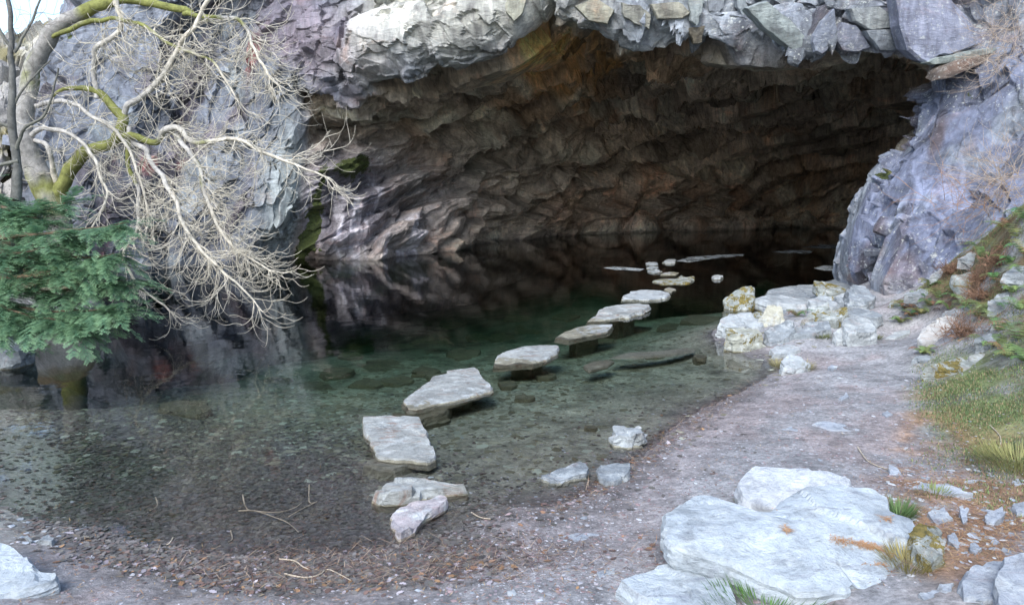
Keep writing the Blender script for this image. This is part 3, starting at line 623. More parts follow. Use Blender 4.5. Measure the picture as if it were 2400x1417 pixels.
stone('stepping_stone', [(1158, 858), (1165, 842), (1184, 825), (1232, 810), (1266, 807), (1304, 809), (1306, 825), (1280, 842), (1246, 852), (1184, 857)], 'oval stepping slab with a bright dry band across its middle', zf=-.01, tilt=(.03, .035), thick=.075, pedestal=0.5, flare=1.05, mat=MAT_STEP, rough=.7, **ST)
stone('stepping_stone', [(1302, 791), (1323, 777), (1352, 767), (1386, 761), (1436, 760), (1424, 777), (1376, 786), (1333, 797)], 'dull grey stepping slab lying level with the water beyond the banded oval slab', zf=.0, tilt=(.012, .01), thick=.075, pedestal=0.55, flare=1.05, mat=MAT_STEP, rough=.4, **ST)
stone('stepping_stone', [(1376, 752), (1395, 734), (1419, 717), (1467, 712), (1503, 709), (1520, 714), (1510, 724), (1472, 740), (1438, 743), (1405, 749)], 'rough brown and white stepping stone with a crusty front edge, mid way along the line', zf=.015, tilt=(.02, .05), thick=.075, pedestal=0.65, flare=1.05, mat=MAT_STEP, rough=1.3, **ST)
stone('stepping_stone', [(1460, 700), (1477, 683), (1515, 678), (1549, 680), (1568, 688), (1560, 698), (1520, 703)], 'white hummocky stepping stone beyond the crusty edged one', zf=.02, tilt=(0, .05), thick=.075, pedestal=0.7, flare=1.05, mat=MAT_WHITE, rough=1.4, **ST)
stone('stepping_stone', [(1554, 679), (1568, 672), (1582, 677), (1573, 685)], 'small round stone touching the far corner of the white hummocky stepping stone', zf=.015, thick=.08, mat=MAT_STEP, **ST)
stone('stepping_stone', [(1537, 657), (1554, 653), (1587, 652), (1597, 643), (1606, 649), (1628, 645), (1626, 654), (1611, 662), (1549, 664)], 'lumpy stepping stone with a yellow mossy hollow, near the cave', zf=.03, tilt=(.02, .02), thick=.075, flare=1.05, mat=MAT_MOSS, rough=1.5, **ST)
stone('stepping_stone', [(1549, 643), (1568, 637), (1592, 637), (1584, 643)], 'thin flat slab awash just behind the lumpy mossy stepping stone', zf=.015, thick=.08, mat=MAT_STEP, **ST)
stone('stepping_stone', [(1520, 634), (1535, 630), (1551, 635), (1535, 639)], 'little flat stone, nearest of the three stacked in a row inside the cave mouth', zf=.03, thick=.08, mat=MAT_GREY, **ST)
stone('stepping_stone', [(1516, 627), (1528, 622), (1544, 625), (1530, 630)], 'little flat stone, middle of the three in a row inside the cave mouth', zf=.03, thick=.08, mat=MAT_GREY, **ST)
stone('stepping_stone', [(1516, 618), (1520, 613), (1539, 614), (1541, 619), (1528, 621)], 'little flat stone, farthest of the three in a row inside the cave mouth', zf=.04, thick=.1, mat=MAT_GREY, **ST)
stone('stepping_stone', [(1554, 613), (1568, 608), (1583, 609), (1582, 615), (1560, 616)], 'low pale stone at the near end of the pale streak in the cave', zf=.04, thick=.1, mat=MAT_WHITE, **ST)
stone('pale_stone', [(1669, 646), (1680, 643), (1695, 646), (1688, 651), (1674, 651)], 'lone white stone standing in dark water right of the stepping stones', zf=.05, thick=.12, mat=MAT_WHITE)
stone('sunken_slab', [(1448, 834), (1472, 826), (1549, 822), (1609, 815), (1611, 822), (1568, 829), (1500, 835)], 'long narrow plank of slate with its pale tip just out of the water', 'slab', zf=-.018, tilt=(.012, 0), thick=.03, mat=MAT_WHITE, rough=.3, flare=1.25)
stone('sunken_slab', [(1369, 856), (1390, 846), (1424, 842), (1438, 846), (1419, 858), (1381, 868)], 'drab drowned slab in front of the long slate plank', 'slab', zf=-.02, thick=.04, mat=MAT_STEP, rough=.5)
stone('white_block', [(1440, 1012), (1443, 1000), (1472, 1003), (1503, 991), (1505, 1010), (1496, 1020), (1467, 1022), (1446, 1018)], 'chunky white block standing alone in the shallows', zf=.11, tilt=(0, .03), thick=.3, mat=MAT_WHITE, rough=1.7)
stone('flat_stone', [(1268, 1112), (1309, 1091), (1362, 1077), (1378, 1091), (1376, 1106), (1328, 1120), (1290, 1124)], 'pale pointed slab on the water edge, beside a rounder one to its right', zf=.045, tilt=(.03, .05), thick=.2, mat=MAT_GREY, rough=.7)
stone('flat_stone', [(1395, 1103), (1405, 1089), (1440, 1083), (1477, 1082), (1477, 1096), (1465, 1112), (1438, 1127), (1419, 1126)], 'pale wedge shaped stone on the mud right of the pointed slab', zf=.06, tilt=(.02, .04), thick=.2, mat=MAT_GREY, rough=.7)
stone('ridged_stone', [(882, 1151), (906, 1130), (954, 1118), (1006, 1122), (1081, 1140), (1030, 1143), (992, 1147), (939, 1158), (891, 1160)], 'ridged pale stone tapering to a point at the water edge, below the square stepping slab', zf=.08, tilt=(-.05, .12), thick=.25, mat=MAT_STEP, rough=1.1)
stone('purple_stone', [(911, 1199), (930, 1180), (968, 1170), (1006, 1163), (1030, 1153), (1052, 1163), (1030, 1180), (1002, 1199), (982, 1222), (939, 1250), (917, 1228)], 'purple stained triangular stone, nearest end of the stepping stone line', zf=.05, tilt=(.08, .06), thick=.2, mat=stone_material('purple_slate', (.36, .33, .34), stain=(.26, .17, .17), stain_amt=.85, white=.7), rough=.9)
stone('shore_rock', [(-120, 1300), (-60, 1265), (0, 1268), (37, 1284), (52, 1302), (75, 1327), (124, 1340), (133, 1353), (115, 1362), (37, 1386), (-20, 1400), (-120, 1420)], 'blazing white rock with grey pits cut off by the bottom left corner', base=1412, tilt=(-.05, .1), mat=MAT_BOULD, rough=.8)
stone('shore_rock', [(-160, 790), (-60, 750), (0, 752), (40, 760), (66, 790), (72, 815), (40, 830), (-60, 838)], 'lichen spotted grey rock under the yew on the left bank', base=868, tilt=(-.1, .25), mat=MAT_GREY, rough=1.4)
stone('small_stone', [(90, 1264), (100, 1254), (112, 1250), (127, 1260), (120, 1268)], 'pale chip between the white corner rock and the pool', zf=.1, thick=.1)
stone('small_stone', [(56, 1254), (64, 1252), (77, 1266), (73, 1270)], 'slim pale splinter left of the pale chip by the white corner rock', zf=.1, thick=.08)

# the heap of rocks at the cave mouth
HP = dict(cat='rock', group='rocks heaped at the cave mouth')
for poly, base, tilt, mat, rough, lab in [
    ([(1775, 712), (1800, 680), (1850, 672), (1900, 670), (1960, 654), (2030, 690), (2020, 715), (1960, 730), (1880, 735), (1800, 728)], 750, (.0, .0), MAT_GREY, 1., 'broad grey bedrock ledge that the heap of rocks lies on'),
    ([(1697, 708), (1713, 690), (1740, 675), (1763, 673), (1767, 697), (1760, 714), (1733, 718), (1708, 718)], 742, (.15, .5), MAT_MOSS, 1.2, 'rounded rock with a grass tuft at the far left of the heap'),
    ([(1767, 680), (1778, 666), (1797, 658), (1813, 665), (1820, 680), (1787, 694), (1767, 694)], 712, (0, .5), MAT_GREY, 1., 'smooth pale hump at the back of the heap behind the grassy rock'),
    ([(1800, 683), (1817, 665), (1840, 673), (1857, 690), (1833, 691), (1807, 689)], 700, (-.1, .4), MAT_MOSS, 1.1, 'yellow lichened wedge at the top of the heap'),
    ([(1770, 700), (1793, 690), (1833, 692), (1883, 702), (1905, 712), (1898, 715), (1853, 713), (1800, 710)], 722, (-.06, .1), MAT_WHITE, .7, 'long thin white slab spanning the middle of the heap'),
    ([(1913, 670), (1927, 658), (1953, 667), (1987, 670), (1983, 683), (1953, 689), (1920, 682)], 700, (0, .3), MAT_MOSS, 1.2, 'mossy sided block at the back right of the heap'),
    ([(1983, 675), (2000, 668), (2027, 673), (2045, 697), (2045, 706), (2027, 711), (1992, 706)], 724, (-.1, .35), MAT_GREY, 1.1, 'big layered rock at the right end of the heap against the pillar'),
    ([(1957, 693), (1983, 683), (1986, 713), (1967, 711)], 722, (0, 1.2), MAT_GREY, .8, 'upright grey slab leaning on the layered rock'),
    ([(1893, 703), (1933, 697), (1963, 710), (1960, 718), (1937, 719), (1900, 709)], 730, (-.05, .2), MAT_WHITE, 1.1, 'white flaking stone at the right tip of the long thin slab'),
    ([(1780, 741), (1800, 716), (1830, 717), (1837, 735), (1828, 745), (1800, 744)], 757, (0, 1.2), stone_material('cream_stone', (.40, .39, .31), stain_amt=.2, white=.6), .8, 'cream coloured block under the long thin slab'),
    ([(1880, 750), (1900, 730), (1940, 707), (1943, 720), (1913, 744)], 760, (.15, .9), MAT_MOSS, .8, 'moss streaked slab leaning up to the right in the middle of the heap'),
    ([(1917, 737), (1947, 727), (1983, 720), (1987, 738), (1960, 752), (1943, 748)], 768, (.1, .5), MAT_MOSS, 1.1, 'brown sided boulder behind the dark gap in the heap'),
    ([(1988, 727), (2000, 717), (2037, 722), (2063, 742), (2050, 748), (2010, 742), (1988, 738)], 766, (-.05, .3), MAT_GREY, .9, 'smooth blue grey boulder with a white nose, on the right of the heap'),
    ([(1975, 760), (2000, 747), (2033, 747), (2053, 767), (2047, 778), (2033, 781), (1987, 779)], 806, (-.05, .5), MAT_WHITE, 1.3, 'flaky white boulder at the right front of the heap'),
    ([(1953, 779), (1970, 768), (1983, 780), (1986, 798), (1960, 801)], 808, (.05, 1.4), MAT_WHITE, .9, 'small white upright stone left of the flaky boulder'),
    ([(1852, 783), (1890, 757), (1943, 750), (1950, 770), (1933, 774), (1900, 780)], 794, (.1, .35), MAT_GREY, .7, 'grey wedge pointing left at the front of the heap, with grass below'),
    ([(1790, 775), (1813, 767), (1847, 748), (1860, 753), (1857, 777), (1833, 798), (1800, 803)], 809, (.1, 1.1), MAT_GREY, .9, 'tilted blue grey slab between the lichen block and the grey wedge'),
    ([(1690, 760), (1713, 742), (1757, 738), (1767, 747), (1790, 752), (1788, 765), (1733, 768), (1700, 768)], 782, (0, .4), MAT_WHITE, 1.5, 'jagged white rock resting behind the golden lichen block'),
    ([(1700, 778), (1708, 772), (1782, 770), (1789, 780), (1760, 785), (1715, 784)], 821, (0, .1), stone_material('golden_lichen_stone', (.32, .33, .28), stain=(.34, .23, .05), stain_amt=.9, moss=.03, white=.6), 1., 'squared block with golden lichen on its face, standing in the water'),
    ([(1807, 820), (1825, 811), (1847, 808), (1877, 812), (1873, 822), (1853, 829), (1817, 832)], 839, (0, .2), MAT_WHITE, 1.2, 'low pale rock on the path just below the heap'),
    ([(1833, 843), (1847, 829), (1883, 840), (1900, 851), (1888, 860), (1860, 864), (1837, 857)], 875, (0, .3), MAT_WHITE, 1.4, 'white rock ringed by dry grass nearest the path'),
    ([(1757, 738), (1778, 729), (1800, 742), (1790, 748), (1765, 747)], 752, (0, .3), MAT_MOSS, .8, 'dark mossy stone wedged left of the cream coloured block')]:
    if 'bedrock' in lab: stone('rock', poly, lab, zf=.06, thick=.5, tilt=(0, 0), mat=mat, rough=.5, **HP)
    else: stone('rock', poly, lab, base=base + 3, tilt=(tilt[0], tilt[1] * .75), mat=mat, rough=rough * .8, **HP)

# stones on the right bank
for nm, poly, base, tilt, mat, rough, lab in [
    ('bank_boulder', [(2152, 783), (2165, 762), (2182, 749), (2217, 743), (2277, 753), (2284, 763), (2240, 783), (2200, 797), (2165, 799)], 818, (-.1, .6), stone_material('cream_boulder', (.40, .39, .37), stain=(.30, .2, .14), stain_amt=.5, moss=.02, white=.5), .9, 'cream boulder on the right bank with dead bracken lying over it'),
    ('bank_stone', [(2182, 643), (2210, 628), (2224, 641), (2200, 650)], 656, (0, .6), MAT_WHITE, 1., 'small white stone among ferns at the foot of the pillar'),
    ('bank_slab', [(2087, 710), (2140, 693), (2210, 672), (2214, 682), (2150, 707), (2097, 714)], 722, (.25, .3), MAT_MOSS, .6, 'long low slab rising to the right from the foot of the pillar'),
    ('bank_slab', [(2233, 645), (2283, 637), (2327, 633), (2317, 660), (2267, 688), (2250, 683)], 694, (.1, .8), MAT_MOSS, .7, 'broad yellowish slab set in the upper right bank'),
    ('bank_stone', [(2317, 711), (2333, 690), (2363, 683), (2372, 700), (2353, 715)], 724, (0, .9), MAT_GREY, 1., 'grey stone with white crust among ferns by the right edge'),
    ('bank_slab', [(2167, 862), (2217, 850), (2300, 829), (2343, 850), (2350, 862), (2250, 865)], 872, (.05, .25), MAT_MOSS, .8, 'moss edged slab half buried in grass below the cream boulder'),
    ('bank_slab', [(2073, 793), (2093, 781), (2133, 773), (2130, 780), (2100, 791)], 796, (0, .1), MAT_WHITE, .6, 'thin pale slab on the path end between the heap and the cream boulder'),
    ('bank_stone', [(2243, 607), (2280, 588), (2303, 594), (2283, 612)], 616, (.1, .6), MAT_WHITE, 1.3, 'white crusted rock on the slope above the yellowish slab'),
    ('bank_stone', [(2325, 757), (2345, 747), (2362, 755), (2345, 766)], 770, (.1, .6), MAT_STEP, 1., 'rusty grey stone in the ferns right of the cream boulder'),
    ('bank_stone', [(2262, 556), (2300, 545), (2330, 548), (2310, 560), (2275, 568)], 574, (.1, .5), MAT_GREY, 1., 'grey stone high on the slope at the foot of the purple pillar')]:
    stone(nm, poly, lab, 'rock', base=base, tilt=tilt, mat=mat, rough=rough)

for poly, base, lab in [([(2120, 690), (2150, 676), (2178, 680), (2168, 694)], 704, 'low grey stone under the long slab at the foot of the pillar'),
    ([(2205, 590), (2240, 570), (2262, 578), (2235, 594)], 602, 'flat grey stone below the purple pillar, left of the white crusted rock'),
    ([(2352, 640), (2380, 622), (2412, 630), (2400, 652)], 664, 'grey stone poking out at the right edge between ferns'),
    ([(2140, 835), (2170, 828), (2196, 836), (2172, 846)], 850, 'flat pinkish stone in the grass left of the moss edged slab'),
    ([(2290, 795), (2320, 782), (2345, 792), (2322, 806)], 818, 'grey stone in the bracken right of the cream boulder'),
    ([(2210, 735), (2238, 722), (2262, 728), (2240, 742)], 746, 'low stone just behind the top of the cream boulder')]:
    stone('bank_stone', poly, lab, 'rock', base=base, tilt=(0, .4), mat=MAT_GREY, rough=.9)
# foreground boulders and chips
stone('boulder', [(1729, 1137), (1742, 1112), (1775, 1092), (1817, 1100), (1879, 1104), (1937, 1104), (1992, 1121), (1990, 1150), (1900, 1180), (1850, 1188), (1790, 1186), (1754, 1172), (1735, 1160)], 'smooth pale boulder tucked behind the big flat one', 'boulder', base=1204, tilt=(.0, .25), mat=stone_material('behind_boulder', (.46, .49, .52), stain=(.3, .32, .35), stain_amt=.5, moss=.0, white=.5), rough=.6, dome=.03)
big = stone('boulder', [(1567, 1237), (1583, 1205), (1608, 1177), (1640, 1160), (1667, 1156), (1702, 1172), (1733, 1183), (1775, 1190), (1800, 1190), (1840, 1156), (1892, 1131), (1958, 1128), (2017, 1142), (2080, 1166), (2088, 1195), (2108, 1233), (2123, 1258), (2126, 1300), (2130, 1350), (2092, 1372), (2020, 1368), (1960, 1378), (1867, 1385), (1817, 1362), (1754, 1335), (1708, 1312), (1667, 1294), (1604, 1277), (1580, 1258)],
      'huge flat topped pale boulder with an orange needle filled crack', 'boulder', base=1428, tilt=(-.04, .10), mat=MAT_BOULD, rough=1.25, dome=.045, flare=.94, centre=(1880, 1262))
stone('flat_slab', [(1456, 1360), (1483, 1346), (1537, 1333), (1600, 1322), (1640, 1317), (1677, 1327), (1700, 1370), (1730, 1440), (1567, 1440), (1517, 1402)], 'flat white and grey slab on the ground, partly under the huge boulder', 'slab', zf=.24, thick=.2, tilt=(0, 0), mat=MAT_BOULD, rough=.4)
for poly, base, tilt, mat, rough, lab in [
    ([(2127, 1250), (2150, 1217), (2192, 1227), (2208, 1250), (2223, 1279), (2175, 1325), (2156, 1305), (2145, 1275)], 1340, (.0, .35), MAT_MOSS, 1.6, 'ridged grey stone with mossy grooves just right of the huge boulder'),
    ([(2131, 1145), (2162, 1132), (2233, 1140), (2283, 1155), (2217, 1156), (2150, 1154)], 1162, (0, .1), MAT_CHIP, .7, 'long low sliver of slate edging the grass behind the chips'),
    ([(2083, 1085), (2100, 1093), (2113, 1108), (2085, 1110)], 1114, (-.1, .3), MAT_CHIP, .6, 'blue triangular chip standing on the path edge'),
    ([(2306, 1204), (2350, 1185), (2353, 1200), (2329, 1228), (2312, 1218)], 1234, (0, .2), MAT_CHIP, .9, 'kite shaped grey stone on the needle strewn ground'),
    ([(2250, 1184), (2269, 1192), (2269, 1217), (2258, 1227), (2250, 1204)], 1231, (0, .2), MAT_CHIP, 1., 'narrow upright chip between the pale patch and the kite shaped stone'),
    ([(2179, 1203), (2212, 1188), (2229, 1214), (2196, 1230)], 1234, (0, .1), MAT_CHIP, .8, 'flat squarish chip behind the ridged mossy stone'),
    ([(2223, 1252), (2237, 1250), (2250, 1275), (2242, 1287), (2226, 1268)], 1291, (0, .1), MAT_CHIP, .9, 'small oblong chip touching the right side of the ridged stone'),
    ([(2273, 1273), (2285, 1270), (2300, 1283), (2287, 1299), (2274, 1288)], 1303, (0, .1), MAT_CHIP, .9, 'small squarish chip in the middle of the needle strewn ground'),
    ([(2156, 1392), (2183, 1377), (2233, 1367), (2221, 1387), (2167, 1406)], 1412, (0, .2), MAT_CHIP, .8, 'arrow shaped slab at the bottom edge right of the huge boulder'),
    ([(2262, 1335), (2317, 1306), (2372, 1308), (2345, 1352), (2333, 1400), (2290, 1405), (2256, 1395), (2254, 1362)], 1420, (0, .15), MAT_CHIP, .9, 'cracked broad grey slab near the bottom right corner'),
    ([(2342, 1360), (2360, 1320), (2385, 1300), (2430, 1290), (2500, 1330), (2500, 1430), (2400, 1445), (2345, 1420)], 1450, (0, .3), MAT_CHIP, .9, 'rounded grey boulder cut off by the bottom right corner'),
    ([(2373, 1178), (2410, 1172), (2440, 1190), (2420, 1206), (2385, 1204)], 1212, (0, .2), MAT_CHIP, .8, 'grey stone cut off by the right edge above the kite shaped stone'),
    ([(2373, 1126), (2387, 1121), (2393, 1135), (2379, 1137)], 1140, (0, .2), MAT_CHIP, .8, 'small chip at the grass edge by the right border'),
    ([(2260, 1127), (2280, 1123), (2300, 1124), (2279, 1132)], 1135, (0, .1), MAT_CHIP, .6, 'flat white chip just beyond the long low sliver'),
    ([(2321, 1268), (2333, 1262), (2345, 1269), (2330, 1276)], 1280, (0, .1), MAT_CHIP, .8, 'small white chip between the kite shaped stone and the corner slab'),
    ([(1967, 933), (1983, 920), (1991, 929), (1973, 937)], 940, (0, .1), MAT_CHIP, .8, 'small white stone alone in the middle of the path'),
    ([(2068, 967), (2080, 961), (2092, 970), (2078, 976)], 979, (0, .1), MAT_CHIP, .6, 'small pale chip right of the lone white path stone'),
    ([(1840, 1004), (1868, 996), (1905, 1006), (1880, 1014)], 1015, (0, 0), MAT_CHIP, .3, 'flat slate flush with the path, left of the longer one'),
    ([(1905, 992), (1930, 986), (2012, 998), (2010, 1010), (1950, 1006)], 1011, (0, 0), MAT_CHIP, .3, 'long flat slate flush with the path'),
    ([(1320, 1254), (1350, 1245), (1402, 1252), (1400, 1268), (1352, 1270)], 1272, (0, 0), MAT_CHIP, .4, 'flat grey slate in the purple mud left of the huge boulder'),
    ([(1940, 1160 - 300), (1950, 853), (1962, 859), (1952, 866)], 869, (0, 0), MAT_CHIP, .5, 'tiny blue chip on the path below the heap'),
    ([(1400, 1340), (1440, 1330), (1442, 1345), (1405, 1355)], 1357, (0, 0), MAT_CHIP, .4, 'pale slate flake left of the flat white slab')]:
    stone('stone_chip', poly, lab, 'stone', base=base, tilt=tilt, mat=mat, rough=rough)

# drowned slabs between the deep water and the stepping stones
G_ = 'drowned slate slabs on the pool floor'
pr = random.Random(5)
spots = [(430, 955, 90), (1035, 880, 60), (790, 870, 70), (905, 855, 80), (1000, 868, 60), (860, 895, 60), (1090, 830, 70), (1010, 800, 70), (1180, 790, 60), (940, 815, 55), (1250, 770, 60), (740, 900, 60), (820, 835, 50), (930, 890, 55), (1120, 790, 50),
         (1640, 715, 60), (1650, 750, 70), (1570, 765, 45), (1720, 690, 40), (1600, 705, 40), (1500, 770, 50), (1410, 800, 45), (1640, 835, 30), (1210, 745, 50), (1330, 740, 45), (650, 890, 60), (1750, 850, 80), (1280, 880, 40), (1230, 930, 35), (1190, 900, 40), (1385, 1000, 25), (1535, 830, 30), (1060, 760, 45), (880, 785, 50)]
lb = {0: 'long dark drowned slab alone over the green shelf on the left', 26: 'wide drowned slab at the foot of the golden lichen block'}
for i, (x, y, s) in enumerate(spots):
    k = 7; a0 = pr.random() * 6; poly = []
    for j in range(k):
        a = a0 + j * 2 * math.pi / k; r = s * pr.uniform(.45, .8); poly.append((x + r * math.cos(a), y + r * .27 * math.sin(a)))
    hit = ghit(x, y)
    if hit[2] < -1.6: hit[2] = -1.2
    zf = hit[2] + pr.uniform(.03, .09)
    zf = min(zf, -.035)
    stone('sunken_slab', poly, lb.get(i, 'dull greenish slate slab lying under water'), 'slab', zf=zf, thick=.12, tilt=(pr.uniform(-.06, .06), pr.uniform(-.08, .08)), mat=MAT_SUB, rough=.6, group=None if i in lb else G_)

# pale film drifting on the dark water in the cave
mf, t, p = M('pale_film'); geo = nd(t, 'ShaderNodeNewGeometry').outputs['Position']
p.inputs['Base Color'].default_value = (.42, .46, .48, 1); p.inputs['Roughness'].default_value = .5
t.links.new(ramp(t, noise(t, mapping(t, geo, (1, .6, 1)), 2.2, 9, .8, .5), [(.42, G3(0)), (.56, G3(.8))]), p.inputs['Alpha'])
for poly, lab in [([(1587, 611), (1616, 602), (1678, 597), (1745, 595), (1742, 599), (1674, 605), (1616, 614)], 'long pale film streak on the dark cave water'),
                  ([(1810, 590), (1850, 586), (1905, 588), (1900, 593), (1840, 593)], 'thin pale film patch deep in the cave'),
                  ([(1908, 628), (1930, 622), (1975, 624), (1975, 634), (1930, 633)], 'pale film patch floating against the foot of the pillar'),
                  ([(1415, 627), (1440, 624), (1510, 630), (1500, 634), (1440, 631)], 'faint film streak left of the little row of stones'),
                  ([(1880, 578), (1930, 572), (2000, 573), (1990, 580), (1930, 582)], 'faint film streak farthest back beside the pillar edge')]:
    pts = np.array([atZ(a, b, .006) for a, b in poly]); c = pts.mean(0); n = len(pts)
    V = np.vstack([pts, pts - [0, 0, .004], c, c - [0, 0, .004]]); Fc = []
    for j in range(n): j2 = (j + 1) % n; Fc += [(j, j2, 2 * n), (j2 + n, j + n, 2 * n + 1), (j, j + n, j2), (j2, j + n, j2 + n)]
    tag(mesh_np('floating_film', V, np.array(Fc), mf, None, False, None, c), lab, 'film')

# ------------------------------------------------------------------ bare tree on the left bank
c_moss = c3(.19, .20, .065); c_bark = c3(.31, .30, .28); c_twig = c3(.54, .50, .41)
def path3(pts, n=28, amp=.05, seed=0):
    P = np.array([atY(*a[:3]) for a in pts]); r = np.array([a[3] for a in pts], float)
    tt = np.linspace(0, len(P) - 1, n); Q = spline(P, tt); rr = np.interp(tt, np.arange(len(P)), r) * Q[:, 1] / F
    rr = rr * (1 + .12 * fbm(Q * 1.0, .25, 3, 8 + seed))
    return Q + amp * np.stack([fbm(Q, .4, 3, 11 + seed), fbm(Q, .4, 3, 12 + seed), fbm(Q, .4, 3, 13 + seed)], -1) * .5, rr
trng = random.Random(11)
def grow(T, p0, d0, L, r, depth, kids, colr, up=1.1, spread=.8):
    """one curved shoot that droops, then turns its tip up; children leave it alternately"""
    n = 9 + int(L * 7); pts = [np.array(p0)]; d = np.array(d0, float); d /= np.linalg.norm(d)
    bend = np.array([trng.gauss(0, .9), trng.gauss(0, .5), trng.gauss(0, .5)])
    for i in range(n):
        f = i / n
        d = d + (bend * .16 + np.array([0, 0, up * (.62 if f > .4 else -.30) * .6])) * (6 / n) + np.array([trng.gauss(0, .045), trng.gauss(0, .045), trng.gauss(0, .045)])
        d /= np.linalg.norm(d); pts.append(pts[-1] + d * L / n)
    pts = np.array(pts); T.add(pts, np.linspace(r, r * .45, len(pts)), 4 if r < .012 else 5, np.clip(colr * trng.uniform(.8, 1.15), 0, 1))
    if depth > 0:
        for k in range(kids):
            i = int(len(pts) * (.15 + .8 * (k + trng.random() * .6) / kids)); i = min(i, len(pts) - 2)
            dd = pts[i + 1] - pts[i]; dd /= np.linalg.norm(dd)
            side = np.cross(dd, [0, 1, 0]); side /= np.linalg.norm(side) + 1e-6
            nd_ = dd + (1 if k % 2 else -1) * side * spread * trng.uniform(.5, 1.2) + np.array([0, trng.gauss(0, .45), -.1])
            grow(T, pts[i], nd_, L * trng.uniform(.55, .95), r * .66, depth - 1, 2 if kids > 2 else 1, colr, up, spread)
    return pts
tree = empty('tree', tuple(ghit(110, 620) if False else atY(140, 560, 13.2)))
tag(tree, 'bare mossy tree leaning over the pool, pale curling twigs drooping towards the water', 'tree')
T = Tubes()
tr_pts, tr_r = path3([(155, 800, 13.4, 30), (150, 640, 13.4, 27), (145, 540, 13.3, 26), (125, 465, 13.2, 28), (85, 405, 13.1, 29), (64, 330, 13.1, 25), (60, 240, 13.2, 21), (76, 140, 13.2, 18), (130, 70, 13.1, 17), (200, 20, 13.0, 14), (290, -5, 12.9, 11), (380, 15, 12.9, 9), (440, 30, 12.8, 6), (500, 55, 12.8, 4)], 60, .12)
for a, b in ((0, 60),):
    cc = c_bark
    T.add(tr_pts, tr_r, 12, c_bark)
tv_ = np.concatenate(T.V); mz = smooth(.0, .5, fbm(tv_, .5, 4, 5) + 1.0 * smooth(4.6, 5.2, tv_[:, 2]) + .9 * smooth(2.9, 2.4, tv_[:, 2]) - .25); T.C = [lerp(np.broadcast_to(c_bark * .9, tv_.shape), c_moss, mz)]
T.build('trunk', MAT_WOOD, tree, None); 
def fix(o):                                     # keep children in world place under an Empty
    o.matrix_parent_inverse = o.parent.matrix_basis.inverted() if o.parent.parent is None else (o.parent.parent.matrix_basis).inverted() if False else o.parent.matrix_basis.inverted()
bpy.context.view_layer.update()
for ch in tree.children: fix(ch)
# limbs: control points, moss share, number of twigs, mean direction, twig length
limbs = [
 ([(130, 470, 13.2, 17), (165, 402, 13.1, 17), (205, 356, 13, 15), (262, 328, 12.9, 13), (286, 285, 12.8, 12), (268, 255, 12.8, 10), (232, 222, 12.8, 8), (200, 205, 12.8, 6), (160, 203, 12.8, 4), (130, 222, 12.8, 3)], 1., 16, (-.3, 0, .1), .6),
 ([(284, 290, 12.8, 8), (290, 245, 12.7, 7), (340, 218, 12.6, 6), (378, 175, 12.5, 6), (410, 120, 12.5, 5.5), (450, 60, 12.4, 5), (492, -15, 12.3, 5)], .0, 46, (.5, 0, -.1), .9),
 ([(270, 325, 12.9, 9), (320, 322, 12.7, 8), (365, 330, 12.6, 7), (385, 305, 12.5, 7), (425, 302, 12.4, 6), (460, 328, 12.3, 5), (540, 325, 12.1, 4.5), (620, 352, 11.9, 4), (690, 385, 11.8, 3), (770, 420, 11.7, 2)], .45, 74, (.8, 0, -.15), .75),
 ([(300, 322, 12.8, 6), (335, 352, 12.6, 6), (372, 402, 12.4, 5.5), (400, 450, 12.2, 5), (425, 515, 12, 4.5), (470, 580, 11.8, 4), (530, 640, 11.6, 3), (600, 712, 11.5, 2)], .0, 76, (.55, 0, -.5), .8),
 ([(400, 305, 12.5, 6), (432, 340, 12.3, 6), (470, 400, 12.2, 5), (490, 470, 12.1, 4.5), (520, 540, 12, 4), (570, 595, 11.9, 3), (640, 640, 11.8, 2)], .2, 90, (.6, 0, -.3), .7),
 ([(296, 300, 12.8, 6), (304, 390, 12.6, 5), (330, 470, 12.4, 4.5), (322, 540, 12.3, 4), (290, 600, 12.2, 3.5), (330, 670, 12.1, 3), (400, 735, 12, 2)], .2, 36, (.3, 0, -.5), .65),
 ([(232, 230, 12.8, 6), (222, 180, 12.8, 6), (224, 110, 12.7, 6), (270, 80, 12.7, 5.5), (284, 40, 12.7, 5), (272, -15, 12.7, 5)], .1, 26, (.5, 0, -.2), .8),
 ([(70, 322, 13.2, 4), (110, 345, 12.9, 5), (122, 400, 13, 6), (138, 462, 13.2, 7)], .1, 8, (-.2, 0, -.1), .6),
 ([(430, 30, 12.8, 5), (500, 45, 12.6, 5), (560, 50, 12.5, 4), (590, 100, 12.4, 3.5), (625, 165, 12.3, 3), (655, 200, 12.2, 2)], .3, 50, (.3, 0, -.4), .7),
 ([(100, 100, 13.2, 5), (180, 60, 12.8, 6), (260, 40, 12.7, 5), (330, 60, 12.6, 4), (420, 110, 12.5, 4), (500, 150, 12.4, 3), (560, 230, 12.3, 2)], .6, 50, (.4, 0, -.35), .8),
 ([(65, 330, 13.25, 7), (110, 300, 12.8, 5), (180, 320, 12.6, 4), (230, 400, 12.4, 3.5), (250, 480, 12.2, 3), (200, 560, 12.1, 2)], .0, 40, (.2, 0, -.5), .7),
 ([(62, 250, 13.3, 6), (150, 235, 12.7, 5), (260, 300, 12.5, 4), (330, 420, 12.3, 3), (350, 520, 12.2, 2)], .0, 40, (.3, 0, -.4), .7),
]
